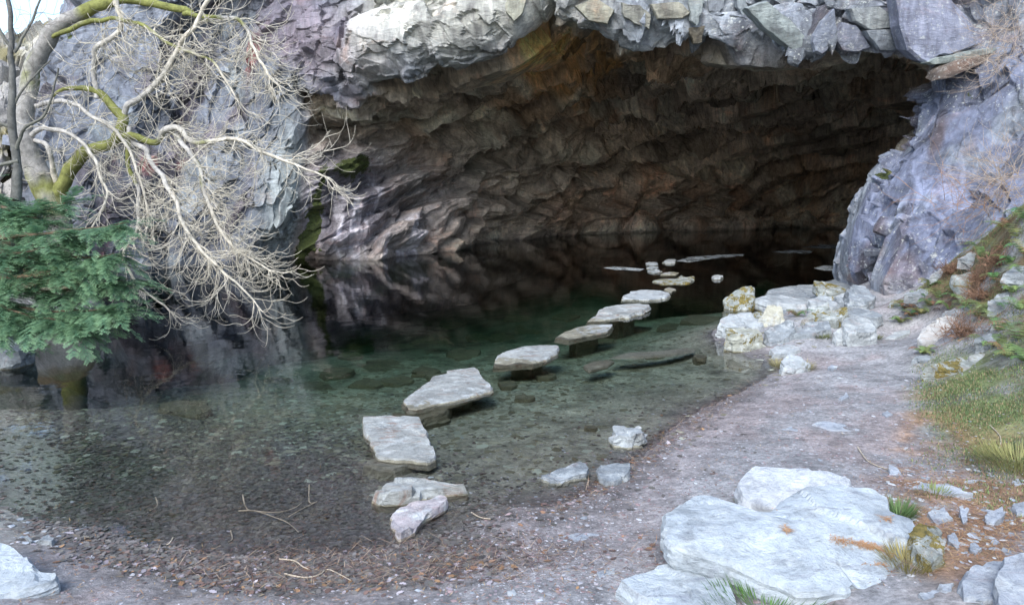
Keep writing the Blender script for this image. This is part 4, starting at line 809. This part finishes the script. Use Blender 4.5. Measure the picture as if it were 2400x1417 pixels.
for li, (cp, ms, ntw, dr, L) in enumerate(limbs):
    Q, rr = path3(cp, 40, .10, li * 5)
    T = Tubes(); T.add(Q, rr, 9, c_bark)
    vv = T.V[0]; f_ = np.repeat(np.linspace(0, 1, len(Q)), 9)
    mk = np.clip(smooth(.0, .4, fbm(vv, .4, 3, 6) + ms * 2.2 - 1.2 * f_ - .35), 0, 1) * (ms > 0)
    base_c = lerp(np.broadcast_to(c_bark * 1.25, vv.shape), c_twig, smooth(.2, .8, f_) * (0 if ms == 1 else 1))
    T.C = [lerp(base_c, c_moss, mk)]
    lo = T.build('limb', MAT_WOOD, tree); fix(lo)
    T2 = Tubes()
    for k in range(5): grow(T2, Q[-1 - k % 2], Q[-1] - Q[-4] + .12 * np.array([trng.gauss(0, 1), trng.gauss(0, 1), trng.gauss(0, 1)]), L * .7, .007, 1, 3, c_twig)
    for k in range(int(ntw * .85)):
        f = .22 + .78 * (k + trng.random()) / ntw; i = min(int(f ** .85 * 39), 38)
        d = np.array(dr) + np.array([trng.gauss(0, .75), trng.gauss(0, .6), trng.gauss(0, .6)])
        grow(T2, Q[i], d, L * trng.uniform(.5, 1.15), trng.uniform(.006, .009), 2 if trng.random() < .3 else 1, 3, c_twig)
    tw = T2.build('twigs', MAT_WOOD, lo); tw.matrix_parent_inverse = (tree.matrix_basis @ lo.matrix_parent_inverse @ lo.matrix_basis).inverted()

# slim dark tree at the left edge
t2 = empty('tree', tuple(atY(38, 470, 11.))); tag(t2, 'slim dark upright tree by the left edge of the photo', 'tree')
bpy.context.view_layer.update()
T = Tubes(); Q, rr = path3([(42, 640, 11, 12), (36, 470, 11, 11), (42, 380, 11, 10), (28, 300, 11, 8.5), (30, 200, 11, 7.5), (24, 120, 11, 6), (26, 50, 11, 5), (12, -60, 11, 5)], 40, .06, 3)
T.add(Q, rr, 8, c3(.13, .13, .12)); o = T.build('trunk', MAT_WOOD, t2); fix(o)
for cp in ([(28, 300, 11, 5), (-20, 280, 11, 4), (-60, 250, 11, 3)], [(40, 350, 11, 5), (55, 300, 10.9, 4), (100, 270, 10.8, 3), (140, 160, 10.7, 2)], [(34, 120, 11, 4), (70, 60, 11, 3), (100, -10, 11, 2)], [(45, 380, 11, 5), (-10, 390, 11, 4), (-50, 400, 11, 3)], [(25, 110, 11, 4), (0, 70, 11, 3), (-30, 0, 11, 2)], [(30, 250, 11, 3.5), (60, 200, 11, 2.5), (120, 140, 11, 1.5)]):
    T = Tubes(); Q, rr = path3(cp, 16, .06, 4); T.add(Q, rr, 6, c3(.15, .15, .13))
    for k in range(5): grow(T, Q[4 + 2 * k], Q[-1] - Q[0] + np.array([trng.gauss(0, .4), trng.gauss(0, .4), trng.gauss(0, .4)]), .5, .005, 1, 3, c3(.22, .2, .18))
    o = T.build('limb', MAT_WOOD, t2); fix(o)

# ------------------------------------------------------------------ foliage helpers
class Leaves:
    def __init__(s): s.V = []; s.Fc = []; s.C = []; s.n = 0
    def quads(s, P, D, Wd, L, wd, col):
        """kite shaped leaves: base P, direction D, width vector Wd"""
        P, D, Wd = map(np.asarray, (P, D, Wd)); n = len(P); L = np.broadcast_to(L, n)[:, None]; wd = np.broadcast_to(wd, n)[:, None]
        V = np.stack([P, P + D * L * .45 + Wd * wd, P + D * L, P + D * L * .45 - Wd * wd], 1).reshape(-1, 3)
        f = np.arange(n * 4).reshape(-1, 4) + s.n; s.V.append(V); s.Fc.append(f); s.n += n * 4; s.C.append(np.repeat(np.broadcast_to(col, (n, 3)), 4, 0))
    def build(s, name, mat, parent=None, loc=None): return mesh_np(name, np.concatenate(s.V), np.concatenate(s.Fc), mat, parent, False, np.concatenate(s.C), loc)
def unit(v): return v / (np.linalg.norm(v, axis=-1, keepdims=True) + 1e-9)

# yew on the left bank: flat sprays on long drooping branches
nr = np.random.default_rng(3)
yew = empty('yew', tuple(ghit(-60, 800))); tag(yew, 'dark green evergreen reaching over the water from the left bank', 'conifer'); bpy.context.view_layer.update()
def yew_branch(cp, dens=1.):
    T = Tubes(); Q, rr = path3(cp, 26, .05, 2); T.add(Q, rr, 6, c3(.12, .09, .06)); bo = T.build('branch', MAT_WOOD, yew); fix(bo)
    Lv = Leaves(); main = unit(Q[-1] - Q[0]); up = unit(np.cross(main, [0, 1, 0])); up = up if up[2] > 0 else -up
    side0 = unit(np.cross(main, [0, 0, 1]))
    for k in range(int(58 * dens)):
        f = .03 + .97 * nr.random() ** .8; q = spline(Q, np.array([f * 25]))[0]; sgn = 1 if nr.random() < .5 else -1
        d = unit(main * nr.uniform(.6, 1.1) + side0 * sgn * nr.uniform(.2, 1.) + np.array([0, 0, nr.normal(-.12, .28)])); Ls = nr.uniform(.35, .75) * (1.1 - .45 * f)
        ns = 13; ts = np.linspace(0, 1, ns)[:, None]; tw = q + d * ts * Ls + np.array([0, 0, -.16]) * ts ** 2 * Ls
        pn = unit(np.cross(d, unit(np.cross([0, 0, 1.], d)))); sd_ = unit(np.cross(d, pn))
        for j in range(1, ns):
            for sg in (1, -1):
                if nr.random() < .22: continue
                sd2 = unit(d * .85 + sd_ * sg * .85 + np.array([0, 0, nr.normal(-.12, .18)])); l2 = Ls * .34 * (1.15 - ts[j, 0] * .75) * nr.uniform(.7, 1.2)
                m_ = max(5, int(l2 / .011)); tt = np.linspace(0, 1, m_)[:, None]; st = tw[j] + sd2 * tt * l2 + np.array([0, 0, -.12]) * tt ** 2 * l2
                pv = unit(np.cross(sd2, pn))
                for s3 in (1, -1):
                    D_ = unit(sd2 * .55 + pv * s3 * .8 + nr.normal(0, .12, (m_, 3))); g = nr.uniform(.75, 1.25)
                    tip = tt[:, 0]
                    col = (c3(.10, .21, .125)[None] * (1 - tip[:, None]) + c3(.24, .39, .22)[None] * tip[:, None]) * g
                    Lv.quads(st, D_, unit(np.cross(D_, pn)) * 1., .030, .0065, col)
    o = Lv.build('foliage', MAT_GREEN, bo); o.matrix_parent_inverse = (yew.matrix_basis @ bo.matrix_parent_inverse @ bo.matrix_basis).inverted()
for cp, dn in [
    ([(-120, 560, 10.6, 8), (0, 560, 10.2, 6), (120, 545, 9.9, 4), (230, 530, 9.7, 2), (300, 515, 9.6, 1)], 1.2),
    ([(-120, 600, 10.6, 8), (0, 610, 10.1, 6), (120, 610, 9.8, 4), (230, 600, 9.6, 2), (270, 590, 9.5, 1)], 1.2),
    ([(-120, 640, 10.6, 8), (0, 670, 10, 6), (110, 680, 9.7, 4), (220, 670, 9.6, 2), (300, 655, 9.5, 1)], 1.3),
    ([(-120, 660, 10.4, 8), (-20, 700, 9.9, 6), (80, 725, 9.6, 4), (200, 728, 9.4, 2), (290, 725, 9.3, 1)], 1.3),
    ([(-120, 640, 10.3, 8), (-40, 690, 9.7, 5), (60, 740, 9.4, 4), (150, 750, 9.3, 2), (190, 755, 9.2, 1)], 1.2),
    ([(-120, 480, 10.8, 8), (-30, 480, 10.6, 6), (40, 500, 10.4, 4), (100, 520, 10.3, 2)], 1.),
    ([(-120, 520, 10.8, 7), (0, 520, 10.6, 5), (90, 500, 10.6, 3), (175, 470, 10.6, 1)], .8),
    ([(-120, 440, 10.9, 7), (-40, 450, 10.9, 5), (20, 470, 10.9, 3), (60, 490, 10.9, 1)], .8),
    ([(-120, 620, 10.4, 7), (-40, 640, 9.9, 5), (40, 650, 9.7, 4), (130, 640, 9.6, 2), (200, 635, 9.5, 1)], 1.2),
    ([(-120, 560, 10.2, 7), (-40, 590, 9.8, 5), (40, 590, 9.7, 4), (120, 575, 9.8, 2), (170, 560, 9.8, 1)], 1.1),
    ([(-120, 680, 10.2, 7), (-60, 720, 9.6, 5), (0, 745, 9.4, 3), (60, 755, 9.3, 2)], 1.)]: yew_branch(cp, dn)
T = Tubes(); Q, rr = path3([(-120, 800, 10.6, 16), (-120, 640, 10.6, 14), (-125, 480, 10.8, 10), (-130, 300, 11, 5)], 20, .1); T.add(Q, rr, 8, c3(.14, .1, .07)); fix(T.build('trunk', MAT_WOOD, yew))

# ferns, bracken, brambles, grass
def fern(x, y, size, label, green=1., nf=9, lean=(0, 0), Yo=None, name='fern', cat='fern', group=None):
    b = ghit(x, y) if Yo is None else atY(x, y, Yo)
    Lv = Leaves()
    for k in range(nf):
        a = k * 2 * math.pi / nf + nr.uniform(-.3, .3); out = np.array([math.cos(a), math.sin(a), 0]) + np.array([lean[0], lean[1], 0]); L = size * nr.uniform(.7, 1.15); n = 26
        ts = np.linspace(0, 1, n)[:, None]; st = b + out * L * ts * .8 + np.array([0, 0, 1]) * L * (1.35 * ts - 1.1 * ts ** 2) * nr.uniform(.6, 1.2)
        d = unit(np.gradient(st, axis=0)); sd_ = unit(np.cross(d, [0, 0, 1])); upv = unit(np.cross(sd_, d))
        col = (c3(nr.uniform(.10, .24), nr.uniform(.20, .28), .09) if nr.random() < green * .85 else c3(.22, .12, .07)) * nr.uniform(.7, 1.3)
        Lv.quads(st[:-1], d[:-1], sd_[:-1], L / n * 1.1, .003, col * .8)
        for sg in (1, -1):
            wl = L * .19 * np.sin(np.clip(ts[:, 0] * 1.0 + .08, 0, 1) * math.pi) ** .7
            for m_ in range(2, n - 1, 2):
                pd = unit(sd_[m_] * sg + d[m_] * .35 + np.array([0, 0, nr.normal(-.1, .08)])); q = 9; tt = np.linspace(.05, 1, q)[:, None]; pp = st[m_] + pd * tt * wl[m_] + np.array([0, 0, -.15]) * tt ** 2 * wl[m_]
                for s3 in (1, -1):
                    Lv.quads(pp, unit(d[m_] * s3 + pd * .5)[None].repeat(q, 0), np.broadcast_to(pd, (q, 3)), (.010 * (1.15 - tt[:, 0]) + .003), .005, col * nr.uniform(.85, 1.15))
    o = Lv.build(name, MAT_GREEN, None, b); tag(o, label, cat, group); return o
for x, y, s, lab in [
    (1868, 742, .28, 'small bright fern growing from a gap in the middle of the rock heap'),
    (2200, 705, .42, 'large fern at the foot of the long low slab on the bank'),
    (2245, 700, .40, 'upright fern left of the broad yellowish slab'),
    (2290, 745, .38, 'fern behind the right shoulder of the cream boulder'),
    (2340, 780, .42, 'fern hanging over the bank right of the cream boulder'),
    (2385, 800, .45, 'dense fern on the bank at the right edge, level with the moss edged slab'),
    (2360, 840, .36, 'low fern just above the moss edged slab'),
    (2120, 725, .30, 'fern clump between the pillar foot and the path'),
    (2160, 738, .34, 'fern above the left end of the cream boulder'),
    (2340, 590, .42, 'fern high on the bank above the white crusted rock'),
    (2380, 560, .45, 'tall fern near the right edge below the dry brambles'),
    (2395, 650, .40, 'fern at the right edge level with the yellowish slab'),
    (2300, 612, .32, 'fern directly right of the white crusted rock'),
    (2180, 672, .26, 'little fern beneath the small white stone'),
    (2075 + 90, 830, .2, 'tiny fern left of the cream boulder foot'),
    (2390, 730, .40, 'fern right of the rusty grey stone'),
    (88, 828, .34, 'pale green fern drooping to the water from the left shore rock')]:
    fern(x, y, s * 1.2, lab, 1., 8, group='ferns on the banks')
def bracken(x, y, s, lab):
    b = ghit(x, y); T = Tubes()
    for k in range(70):
        a = nr.uniform(0, 6.28); q = b + np.array([math.cos(a), math.sin(a), 0]) * s * .7 * nr.random() + np.array([0, 0, nr.uniform(.0, .3) * s])
        grow(T, q, np.array([nr.normal(0, .8), nr.normal(0, .6), nr.normal(.2, .5)]), s * nr.uniform(.4, .9), .0035, 1, 3, c3(.22, .135, .09) * nr.uniform(.6, 1.5), .2)
    Lv = Leaves(); n = 260; a = nr.uniform(0, 6.28, n); q = b + np.stack([np.cos(a), np.sin(a), 0 * a], -1) * (s * .8 * nr.random(n))[:, None] + np.stack([0 * a, 0 * a, nr.uniform(0, .35, n) * s], -1)
    Lv.quads(q, unit(nr.normal(0, 1, (n, 3)) * [1, 1, .5]), unit(nr.normal(0, 1, (n, 3))), nr.uniform(.05, .12, n), .006, c3(.24, .14, .09)[None] * nr.uniform(.5, 1.4, (n, 1)))
    for V_, F_, C_ in zip(Lv.V, Lv.Fc, Lv.C): T.V.append(V_); T.Fc.append(F_ + T.n); T.C.append(C_); T.n += len(V_)
    o = T.build('bracken', MAT_WOOD, None, b); tag(o, lab, 'bracken', 'dead bracken on the banks')
for x, y, s in [(2180, 720, .26), (2225, 728, .28), (2262, 720, .3), (2310, 735, .3), (2150, 700, .22), (2330, 660, .3), (2365, 620, .3), (2350, 535, .32), (2398, 520, .34), (2320, 815, .28), (2400, 850, .3), (2370, 690, .3), (2290, 590, .24), (2398, 600, .32), (2110, 760, .2), (2135, 745, .24)]:
    fern(x, y, s * 1.25, 'small fern lost in the tangle of ferns on the right bank', 1., 7, group='small ferns tangled on the right bank')
for x, y, s, lab in [(2255, 790, .34, 'rust brown dead bracken flopped over the cream boulder'), (2300, 660, .3, 'rust brown dead bracken between the ferns and yellowish slab'), (2130, 660, .25, 'brown dead bracken at the base of the pillar'),
                     (2340, 625, .34, 'brown dead bracken above the yellowish slab'), (30, 850, .22, 'small tuft of rusty bracken on the left shore rock'), (2230, 640, .25, 'brown bracken strip left of the white crusted rock'), (2300, 700, .3, 'rusty bracken beside the grey crusted stone')]:
    bracken(x, y, s, lab)
def bramble(cx, cy, Y, rx, ry, n, label, col=(.42, .34, .27)):
    T = Tubes()
    for i in range(n):
        p = atY(cx + nr.normal(0, rx), cy + nr.normal(0, ry), Y + nr.normal(0, .10)); d = np.array([nr.normal(-.3, .8), nr.normal(0, .4), nr.normal(.3, .7)])
        grow(T, p, d, nr.uniform(.4, .9), .004, 1, 3, c3(*col), .3)
    c = atY(cx, cy, Y); o = T.build('bramble', MAT_WOOD, None, c); tag(o, label, 'bramble')
bramble(2360, 60, 14.2, 40, 40, 30, 'tangle of pale dry stems hanging in the top right corner')
bramble(2370, 430, 12.2, 30, 24, 60, 'straw coloured dry bramble tangle against the purple pillar')
bramble(2330, 150, 14.4, 30, 22, 36, 'sparse dry stems on the ledge above the purple pillar')
bramble(2290, 480, 12.8, 40, 20, 22, 'thin orange dry stems low on the purple pillar', (.4, .24, .14))
# grass as ground cover
def blades(n, region, L, cols, name, seed, sel=None):
    g = np.random.default_rng(seed); Lv = Leaves(); P = []
    while len(P) < n:
        x = g.uniform(region[0], region[1], n); y = g.uniform(region[2], region[3], n)
        z = ground_h(x, y); px, py = project(np.stack([x, y, z], -1)); k = sel(px, py, x, y, z, g)
        P += list(np.stack([x, y, z], -1)[k])
    P = np.array(P[:n]); a = g.uniform(0, 6.28, n); lean = g.uniform(.1, .9, n)
    D = unit(np.stack([np.cos(a) * lean, np.sin(a) * lean, np.ones(n)], -1)); Wd = np.stack([-np.sin(a), np.cos(a), 0 * a], -1)
    cc = np.array(cols)[g.integers(0, len(cols), n)] * g.uniform(.6, 1.3, (n, 1))
    Lv.quads(P, D, Wd, g.uniform(.4, 1.3, n) * L, .0035, cc); return Lv.build(name, MAT_GREEN)
def selg(px, py, x, y, z, g):
    m = np.clip(blob(px, py, 2400, 960, 230, 140, 15, .3) + .30 * smooth(.6, .95, z) + .25 * blob(px, py, 2300, 1230, 250, 180, 0, .3), 0, 1)
    return (g.random(len(x)) < m * smooth(-.35, .5, fbm(np.stack([x, y, 0 * x], -1), .5, 4, 66) + .1)) & (z > .1) & (px > 1950)
tag(blades(60000, (3.3, 9.5, 4.2, 14), .032, [(.15, .23, .09), (.21, .25, .10), (.32, .26, .15), (.13, .20, .09)], 'grass', 5, selg), 'short green and straw grass on the right bank', 'grass', kind='stuff')
def tuft(px, py, n, L, label, col=(.34, .31, .16), rad=.1):
    b = ghit(px, py); a = nr.uniform(0, 6.28, n); r = rad * np.sqrt(nr.random(n)); Lv = Leaves()
    P = b + np.stack([np.cos(a) * r, np.sin(a) * r, np.zeros(n)], -1); D = unit(np.stack([np.cos(a) * .9, np.sin(a) * .9, nr.uniform(.4, 1.6, n)], -1))
    Lv.quads(P, D, np.stack([-np.sin(a), np.cos(a), 0 * a], -1), nr.uniform(.5, 1.2, n) * L, .003, c3(*col)[None] * nr.uniform(.6, 1.3, (n, 1)))
    tag(Lv.build('grass_tuft', MAT_GREEN, None, b), label, 'grass tuft')
tuft(1825, 862, 260, .16, 'dry yellow grass tuft on the left of the white ringed rock'); tuft(1885, 868, 260, .16, 'dry yellow grass tuft on the right of the white ringed rock')
tuft(1752, 720, 200, .16, 'green grass tuft on the rounded left rock of the heap', (.2, .22, .08)); tuft(1930, 795, 200, .10, 'short green grass under the grey wedge of the heap', (.16, .18, .07))
tuft(2050, 795, 160, .1, 'grass tuft at the right front corner of the heap', (.18, .19, .08)); tuft(2105, 1215, 350, .14, 'green weeds in the gap right of the huge boulder', (.12, .2, .07), .08)
tuft(2130, 1330, 350, .12, 'straw grass under the right side of the huge boulder', (.32, .28, .12), .12); tuft(2390, 1095, 900, .16, 'yellow green grass hummock at the right edge', (.3, .3, .12), .3)
tuft(1800, 1440, 500, .12, 'green weeds under the near edge of the huge boulder', (.1, .2, .05), .3)
tuft(1760, 1185, 200, .08, 'mossy grass between the two pale boulders', (.22, .24, .05), .1); tuft(2190, 1160, 120, .07, 'little grass patch in front of the long low sliver', (.2, .24, .08), .12)

# ------------------------------------------------------------------ dead leaves, needles, pebbles, fallen twigs
def scatter_px(n, seed, dens):
    """positions on the ground, accepted with a probability read from the picture area they fall in"""
    g = np.random.default_rng(seed); out = []
    while sum(map(len, out)) < n:
        px = g.uniform(-250, 2600, n); py = g.uniform(690, 1500, n); d = dens(px, py); k = g.random(n) < d
        px, py = px[k], py[k]; t_ = (0 - CAMH); a = (px - 1200) / F; b = (708.5 - py) / F
        dz = -sT + b * cT; dy = cT + b * sT; s = t_ / dz; out.append(np.stack([a * s, dy * s], 1))
    P = np.concatenate(out)[:n]; z = ground_h(P[:, 0], P[:, 1]); return np.c_[P, z], g
def leafy(n, seed, dens, name, cols, size, label, flat=.15):
    P, g = scatter_px(n, seed, dens); P[:, 2] += g.uniform(.002, .007, n)
    a = g.uniform(0, 6.28, n); L = size * g.uniform(.6, 1.4, n); tx = g.normal(0, flat, n); ty = g.normal(0, flat, n)
    D = np.stack([np.cos(a), np.sin(a), tx], -1); Wv = np.stack([-np.sin(a), np.cos(a), ty], -1)
    prof = [(-.5, 0), (-.3, .16), (-.2, .30), (-.05, .20), (.1, .32), (.22, .18), (.36, .22), (.5, 0), (.36, -.22), (.22, -.18), (.1, -.32), (-.05, -.20), (-.2, -.30), (-.3, -.16)]
    V = np.stack([P + L[:, None] * (D * u + Wv * v + np.array([0, 0, .25]) * (v * v)) for u, v in prof], 1); k = len(prof)
    cc = np.array(cols)[g.integers(0, len(cols), n)] * g.uniform(.6, 1.3, (n, 1))
    me_f = np.arange(n * k).reshape(n, k)
    o = mesh_np(name, V.reshape(-1, 3), me_f, MAT_LEAF, None, False, np.repeat(np.clip(cc, 0, .8), k, 0)); tag(o, label, 'leaves', kind='stuff')
def dl(px, py): return np.clip(blob(px, py, 480, 1120, 520, 170, 8, .6) + .55 * blob(px, py, 650, 1290, 420, 90, 3, .6) + .03 * blob(px, py, 1200, 1000, 500, 200, 0, .5), 0, 1) * (1 - .85 * blob(px, py, 20, 1090, 140, 120, 20, .3))
leafy(17000, 31, dl, 'leaf_litter', [(.11, .10, .09), (.12, .115, .10), (.10, .09, .085), (.14, .13, .12), (.12, .09, .08), (.15, .14, .135), (.09, .085, .08)], .05, 'dark sodden oak leaves carpeting the pool floor and shore')
def dl2(px, py): return np.clip(blob(px, py, 650, 1330, 480, 80, 3, .3) + .5 * blob(px, py, 1500, 1060, 260, 50, -32, .4) + .1 * blob(px, py, 1200, 1330, 400, 90, 0, .4), 0, 1)
leafy(900, 32, dl2, 'bright_leaves', [(.24, .21, .23), (.26, .15, .09), (.17, .11, .09), (.34, .31, .33), (.28, .17, .09), (.12, .08, .07), (.11, .08, .08)], .045, 'scattered orange and pale leaves on the mud')
def needle(n, seed, dens, cols, L, label, name):
    P, g = scatter_px(n, seed, dens); P[:, 2] += .008; a = g.uniform(0, 6.28, n); Lv = Leaves()
    Lv.quads(P, np.stack([np.cos(a), np.sin(a), g.normal(.05, .12, n)], -1), np.stack([-np.sin(a), np.cos(a), 0 * a], -1), g.uniform(.3, 1.6, n) * L, .0018, np.array(cols)[g.integers(0, len(cols), n)] * g.uniform(.6, 1.3, (n, 1)))
    tag(Lv.build(name, MAT_LEAF), label, 'needles', kind='stuff')
needle(14000, 33, lambda x, y: np.clip(blob(x, y, 2300, 1250, 230, 190, 0, .3) + .5 * blob(x, y, 2180, 1020, 60, 130, 0, .4) + .35 * blob(x, y, 1560, 1040, 260, 30, -33, .5) + .06, 0, 1), [(.34, .18, .08), (.26, .13, .07), (.4, .28, .14)], .05, 'orange conifer needles strewn over the right foreground', 'fallen_needles')
needle(3000, 34, lambda x, y: np.clip(blob(x, y, 1560, 1035, 290, 26, -33, .4) + .5 * blob(x, y, 900, 1330, 500, 60, 0, .4), 0, 1), [(.09, .05, .05), (.14, .09, .07), (.35, .26, .18)], .12, 'dark twiggy debris along the waterline', 'drift_debris')
bpy.context.view_layer.update(); dg = bpy.context.evaluated_depsgraph_get(); g_ = np.random.default_rng(88); PP = []
for cx_, cy_, rx_, ry_, an, cnt in [(2035, 1280, 62, 7, 13, 420), (1968, 1268, 22, 9, 20, 90), (1843, 1242, 12, 5, 40, 60), (2078, 1217, 14, 6, 10, 60), (1806, 1190, 10, 4, 5, 40), (2085, 1300, 20, 6, 20, 90), (2060, 1325, 40, 4, 5, 50)]:
    for _ in range(cnt):
        u, v = g_.normal(0, .5, 2); x_ = cx_ + math.cos(R(an)) * u * rx_ - math.sin(R(an)) * v * ry_; y_ = cy_ + math.sin(R(an)) * u * rx_ + math.cos(R(an)) * v * ry_
        ok, hp, hn_, _i, ho, _m = S.ray_cast(dg, Vector(CAM), Vector(ray(x_, y_)).normalized())
        if ok and ho.name == big.name: PP.append(np.array(hp) + np.array([0, 0, .004]))
PP = np.array(PP); n_ = len(PP); a_ = g_.uniform(0, 6.28, n_); Lv = Leaves()
Lv.quads(PP, np.stack([np.cos(a_), np.sin(a_), g_.normal(.08, .1, n_)], -1), np.stack([-np.sin(a_), np.cos(a_), 0 * a_], -1), g_.uniform(.02, .06, n_), .0022, np.array([(.48, .26, .12), (.40, .22, .11), (.5, .34, .2)])[g_.integers(0, 3, n_)])
tag(Lv.build('needle_drift', MAT_LEAF), 'orange needles caught in the crack of the huge boulder', 'needles', kind='stuff')
# pebbles
def pebbles(n, seed, dens, size, cols, label, name):
    P, g = scatter_px(n, seed, dens); ic = np.array([(.15, .1, .55), (.9, 0, .2), (.28, .85, .3), (-.72, .53, .1), (-.72, -.53, .3), (.28, -.85, .15), (0, 0, -.6)])
    fc = np.array([(0, 1, 2), (0, 2, 3), (0, 3, 4), (0, 4, 5), (0, 5, 1), (6, 2, 1), (6, 3, 2), (6, 4, 3), (6, 5, 4), (6, 1, 5)])
    a = g.uniform(0, 6.28, n); sz = size * np.minimum(np.exp(g.normal(0, .55, n)), 2.2); ca, sa = np.cos(a), np.sin(a); J = ic[None] * (1 + g.normal(0, .22, (n, 7, 3))) * np.stack([np.ones(n), g.uniform(.5, .9, n), g.uniform(.25, .6, n) * (.5 if size > .03 else 1)], -1)[:, None]
    X = J[..., 0] * ca[:, None] - J[..., 1] * sa[:, None]; Y_ = J[..., 0] * sa[:, None] + J[..., 1] * ca[:, None]
    V = np.stack([X, Y_, J[..., 2]], -1) * sz[:, None, None] + P[:, None]
    cc = np.array(cols)[g.integers(0, len(cols), n)] * g.uniform(.7, 1.25, (n, 1))
    f = (fc[None] + (np.arange(n) * 7)[:, None, None]).reshape(-1, 3)
    tag(mesh_np(name, V.reshape(-1, 3), f, MAT_PEB, None, False, np.repeat(np.clip(cc, 0, .85), 7, 0)), label, 'gravel', kind='stuff')
pebbles(15000, 41, lambda x, y: np.clip(blob(x, y, 1700, 1150, 700, 330, -15, .3) * .8 + .5 * blob(x, y, 2000, 900, 200, 130, 0, .3) + .15, 0, 1) * (y > 760), .0075, [(.30, .28, .29), (.25, .22, .23), (.36, .36, .38), (.2, .15, .15)], 'fine slate gravel covering the path', 'gravel')
pebbles(420, 42, lambda x, y: np.clip(.8 * blob(x, y, 2290, 1270, 230, 160, 0, .3) + .15 * blob(x, y, 2000, 950, 200, 140, 0, .3) + .5 * blob(x, y, 90, 1250, 110, 60, 0, .3) + .02, 0, 1) * (y > 780), .019, [(.30, .33, .36), (.25, .28, .31), (.40, .43, .44)], 'loose slate chips', 'chips')
pebbles(6500, 43, lambda x, y: np.clip(.9 * blob(x, y, 1100, 850, 500, 90, -8, .5) + .4 * blob(x, y, 700, 960, 700, 120, 0, .7) + .3 * blob(x, y, 1650, 780, 300, 120, 0, .4), 0, 1), .034, [(.20, .19, .14), (.26, .25, .19), (.14, .13, .09), (.32, .34, .28)], 'drowned slate rubble on the pool floor', 'rubble')
pebbles(3500, 44, lambda x, y: np.clip(.5 * blob(x, y, 1750, 1120, 650, 330, -15, .4) + .6 * blob(x, y, 2050, 900, 200, 130, 0, .3) + .1, 0, 1) * (y > 760), .013, [(.30, .30, .32), (.36, .37, .39), (.24, .21, .22), (.27, .2, .2)], 'coarser slate bits trodden into the path', 'path_gravel')
# fallen twigs, each traced
for pts, lab in [([(570, 1180), (578, 1206), (600, 1212), (650, 1216), (690, 1205), (708, 1196)], 'forked pale stick in the shallows, curved upper branch'),
                 ([(560, 1210), (600, 1210), (640, 1222), (675, 1235), (700, 1255)], 'long pale stick lying under the curved one in the shallows'),
                 ([(726, 1160), (726, 1195), (745, 1192), (712, 1206), (676, 1225)], 'thin white stick sticking up right of the forked stick'),
                 ([(541, 1250), (545, 1270), (535, 1274)], 'short white twig below the forked stick'), ([(366, 1183), (370, 1200), (352, 1208)], 'small orange bent twig alone at the left shallows'),
                 ([(406, 1264), (398, 1276), (390, 1282)], 'short yellow twig below the orange bent one'), ([(655, 1315), (690, 1318), (710, 1333), (725, 1338)], 'tan stick on the mud below the forked stick'),
                 ([(668, 1350), (715, 1358), (750, 1352), (770, 1340), (822, 1364)], 'long tan stick lying along the mud near the bottom edge'), ([(1105, 1205), (1125, 1215), (1150, 1219)], 'small tan twig by the purple triangular stone'),
                 ([(2010, 1050), (2035, 1085), (2080, 1102), (2110, 1112)], 'thin arching twig above the blue triangular chip'), ([(2320, 1000), (2345, 1030), (2335, 1060), (2300, 1055)], 'dry curved stem lying in the grass at right')]:
    Q = np.array([ghit(*a) + np.array([0, 0, .012]) for a in pts]); Q[:, 2] = np.maximum(Q[:, 2], -.01 if Q[0, 2] < 0 else -1); tt = np.linspace(0, len(Q) - 1, 14); Q = spline(Q, tt)
    T = Tubes(); T.add(Q, np.linspace(.006, .003, 14), 5, c3(.5, .43, .33)); c = Q.mean(0); tag(T.build('fallen_twig', MAT_WOOD, None, c), lab, 'twig')
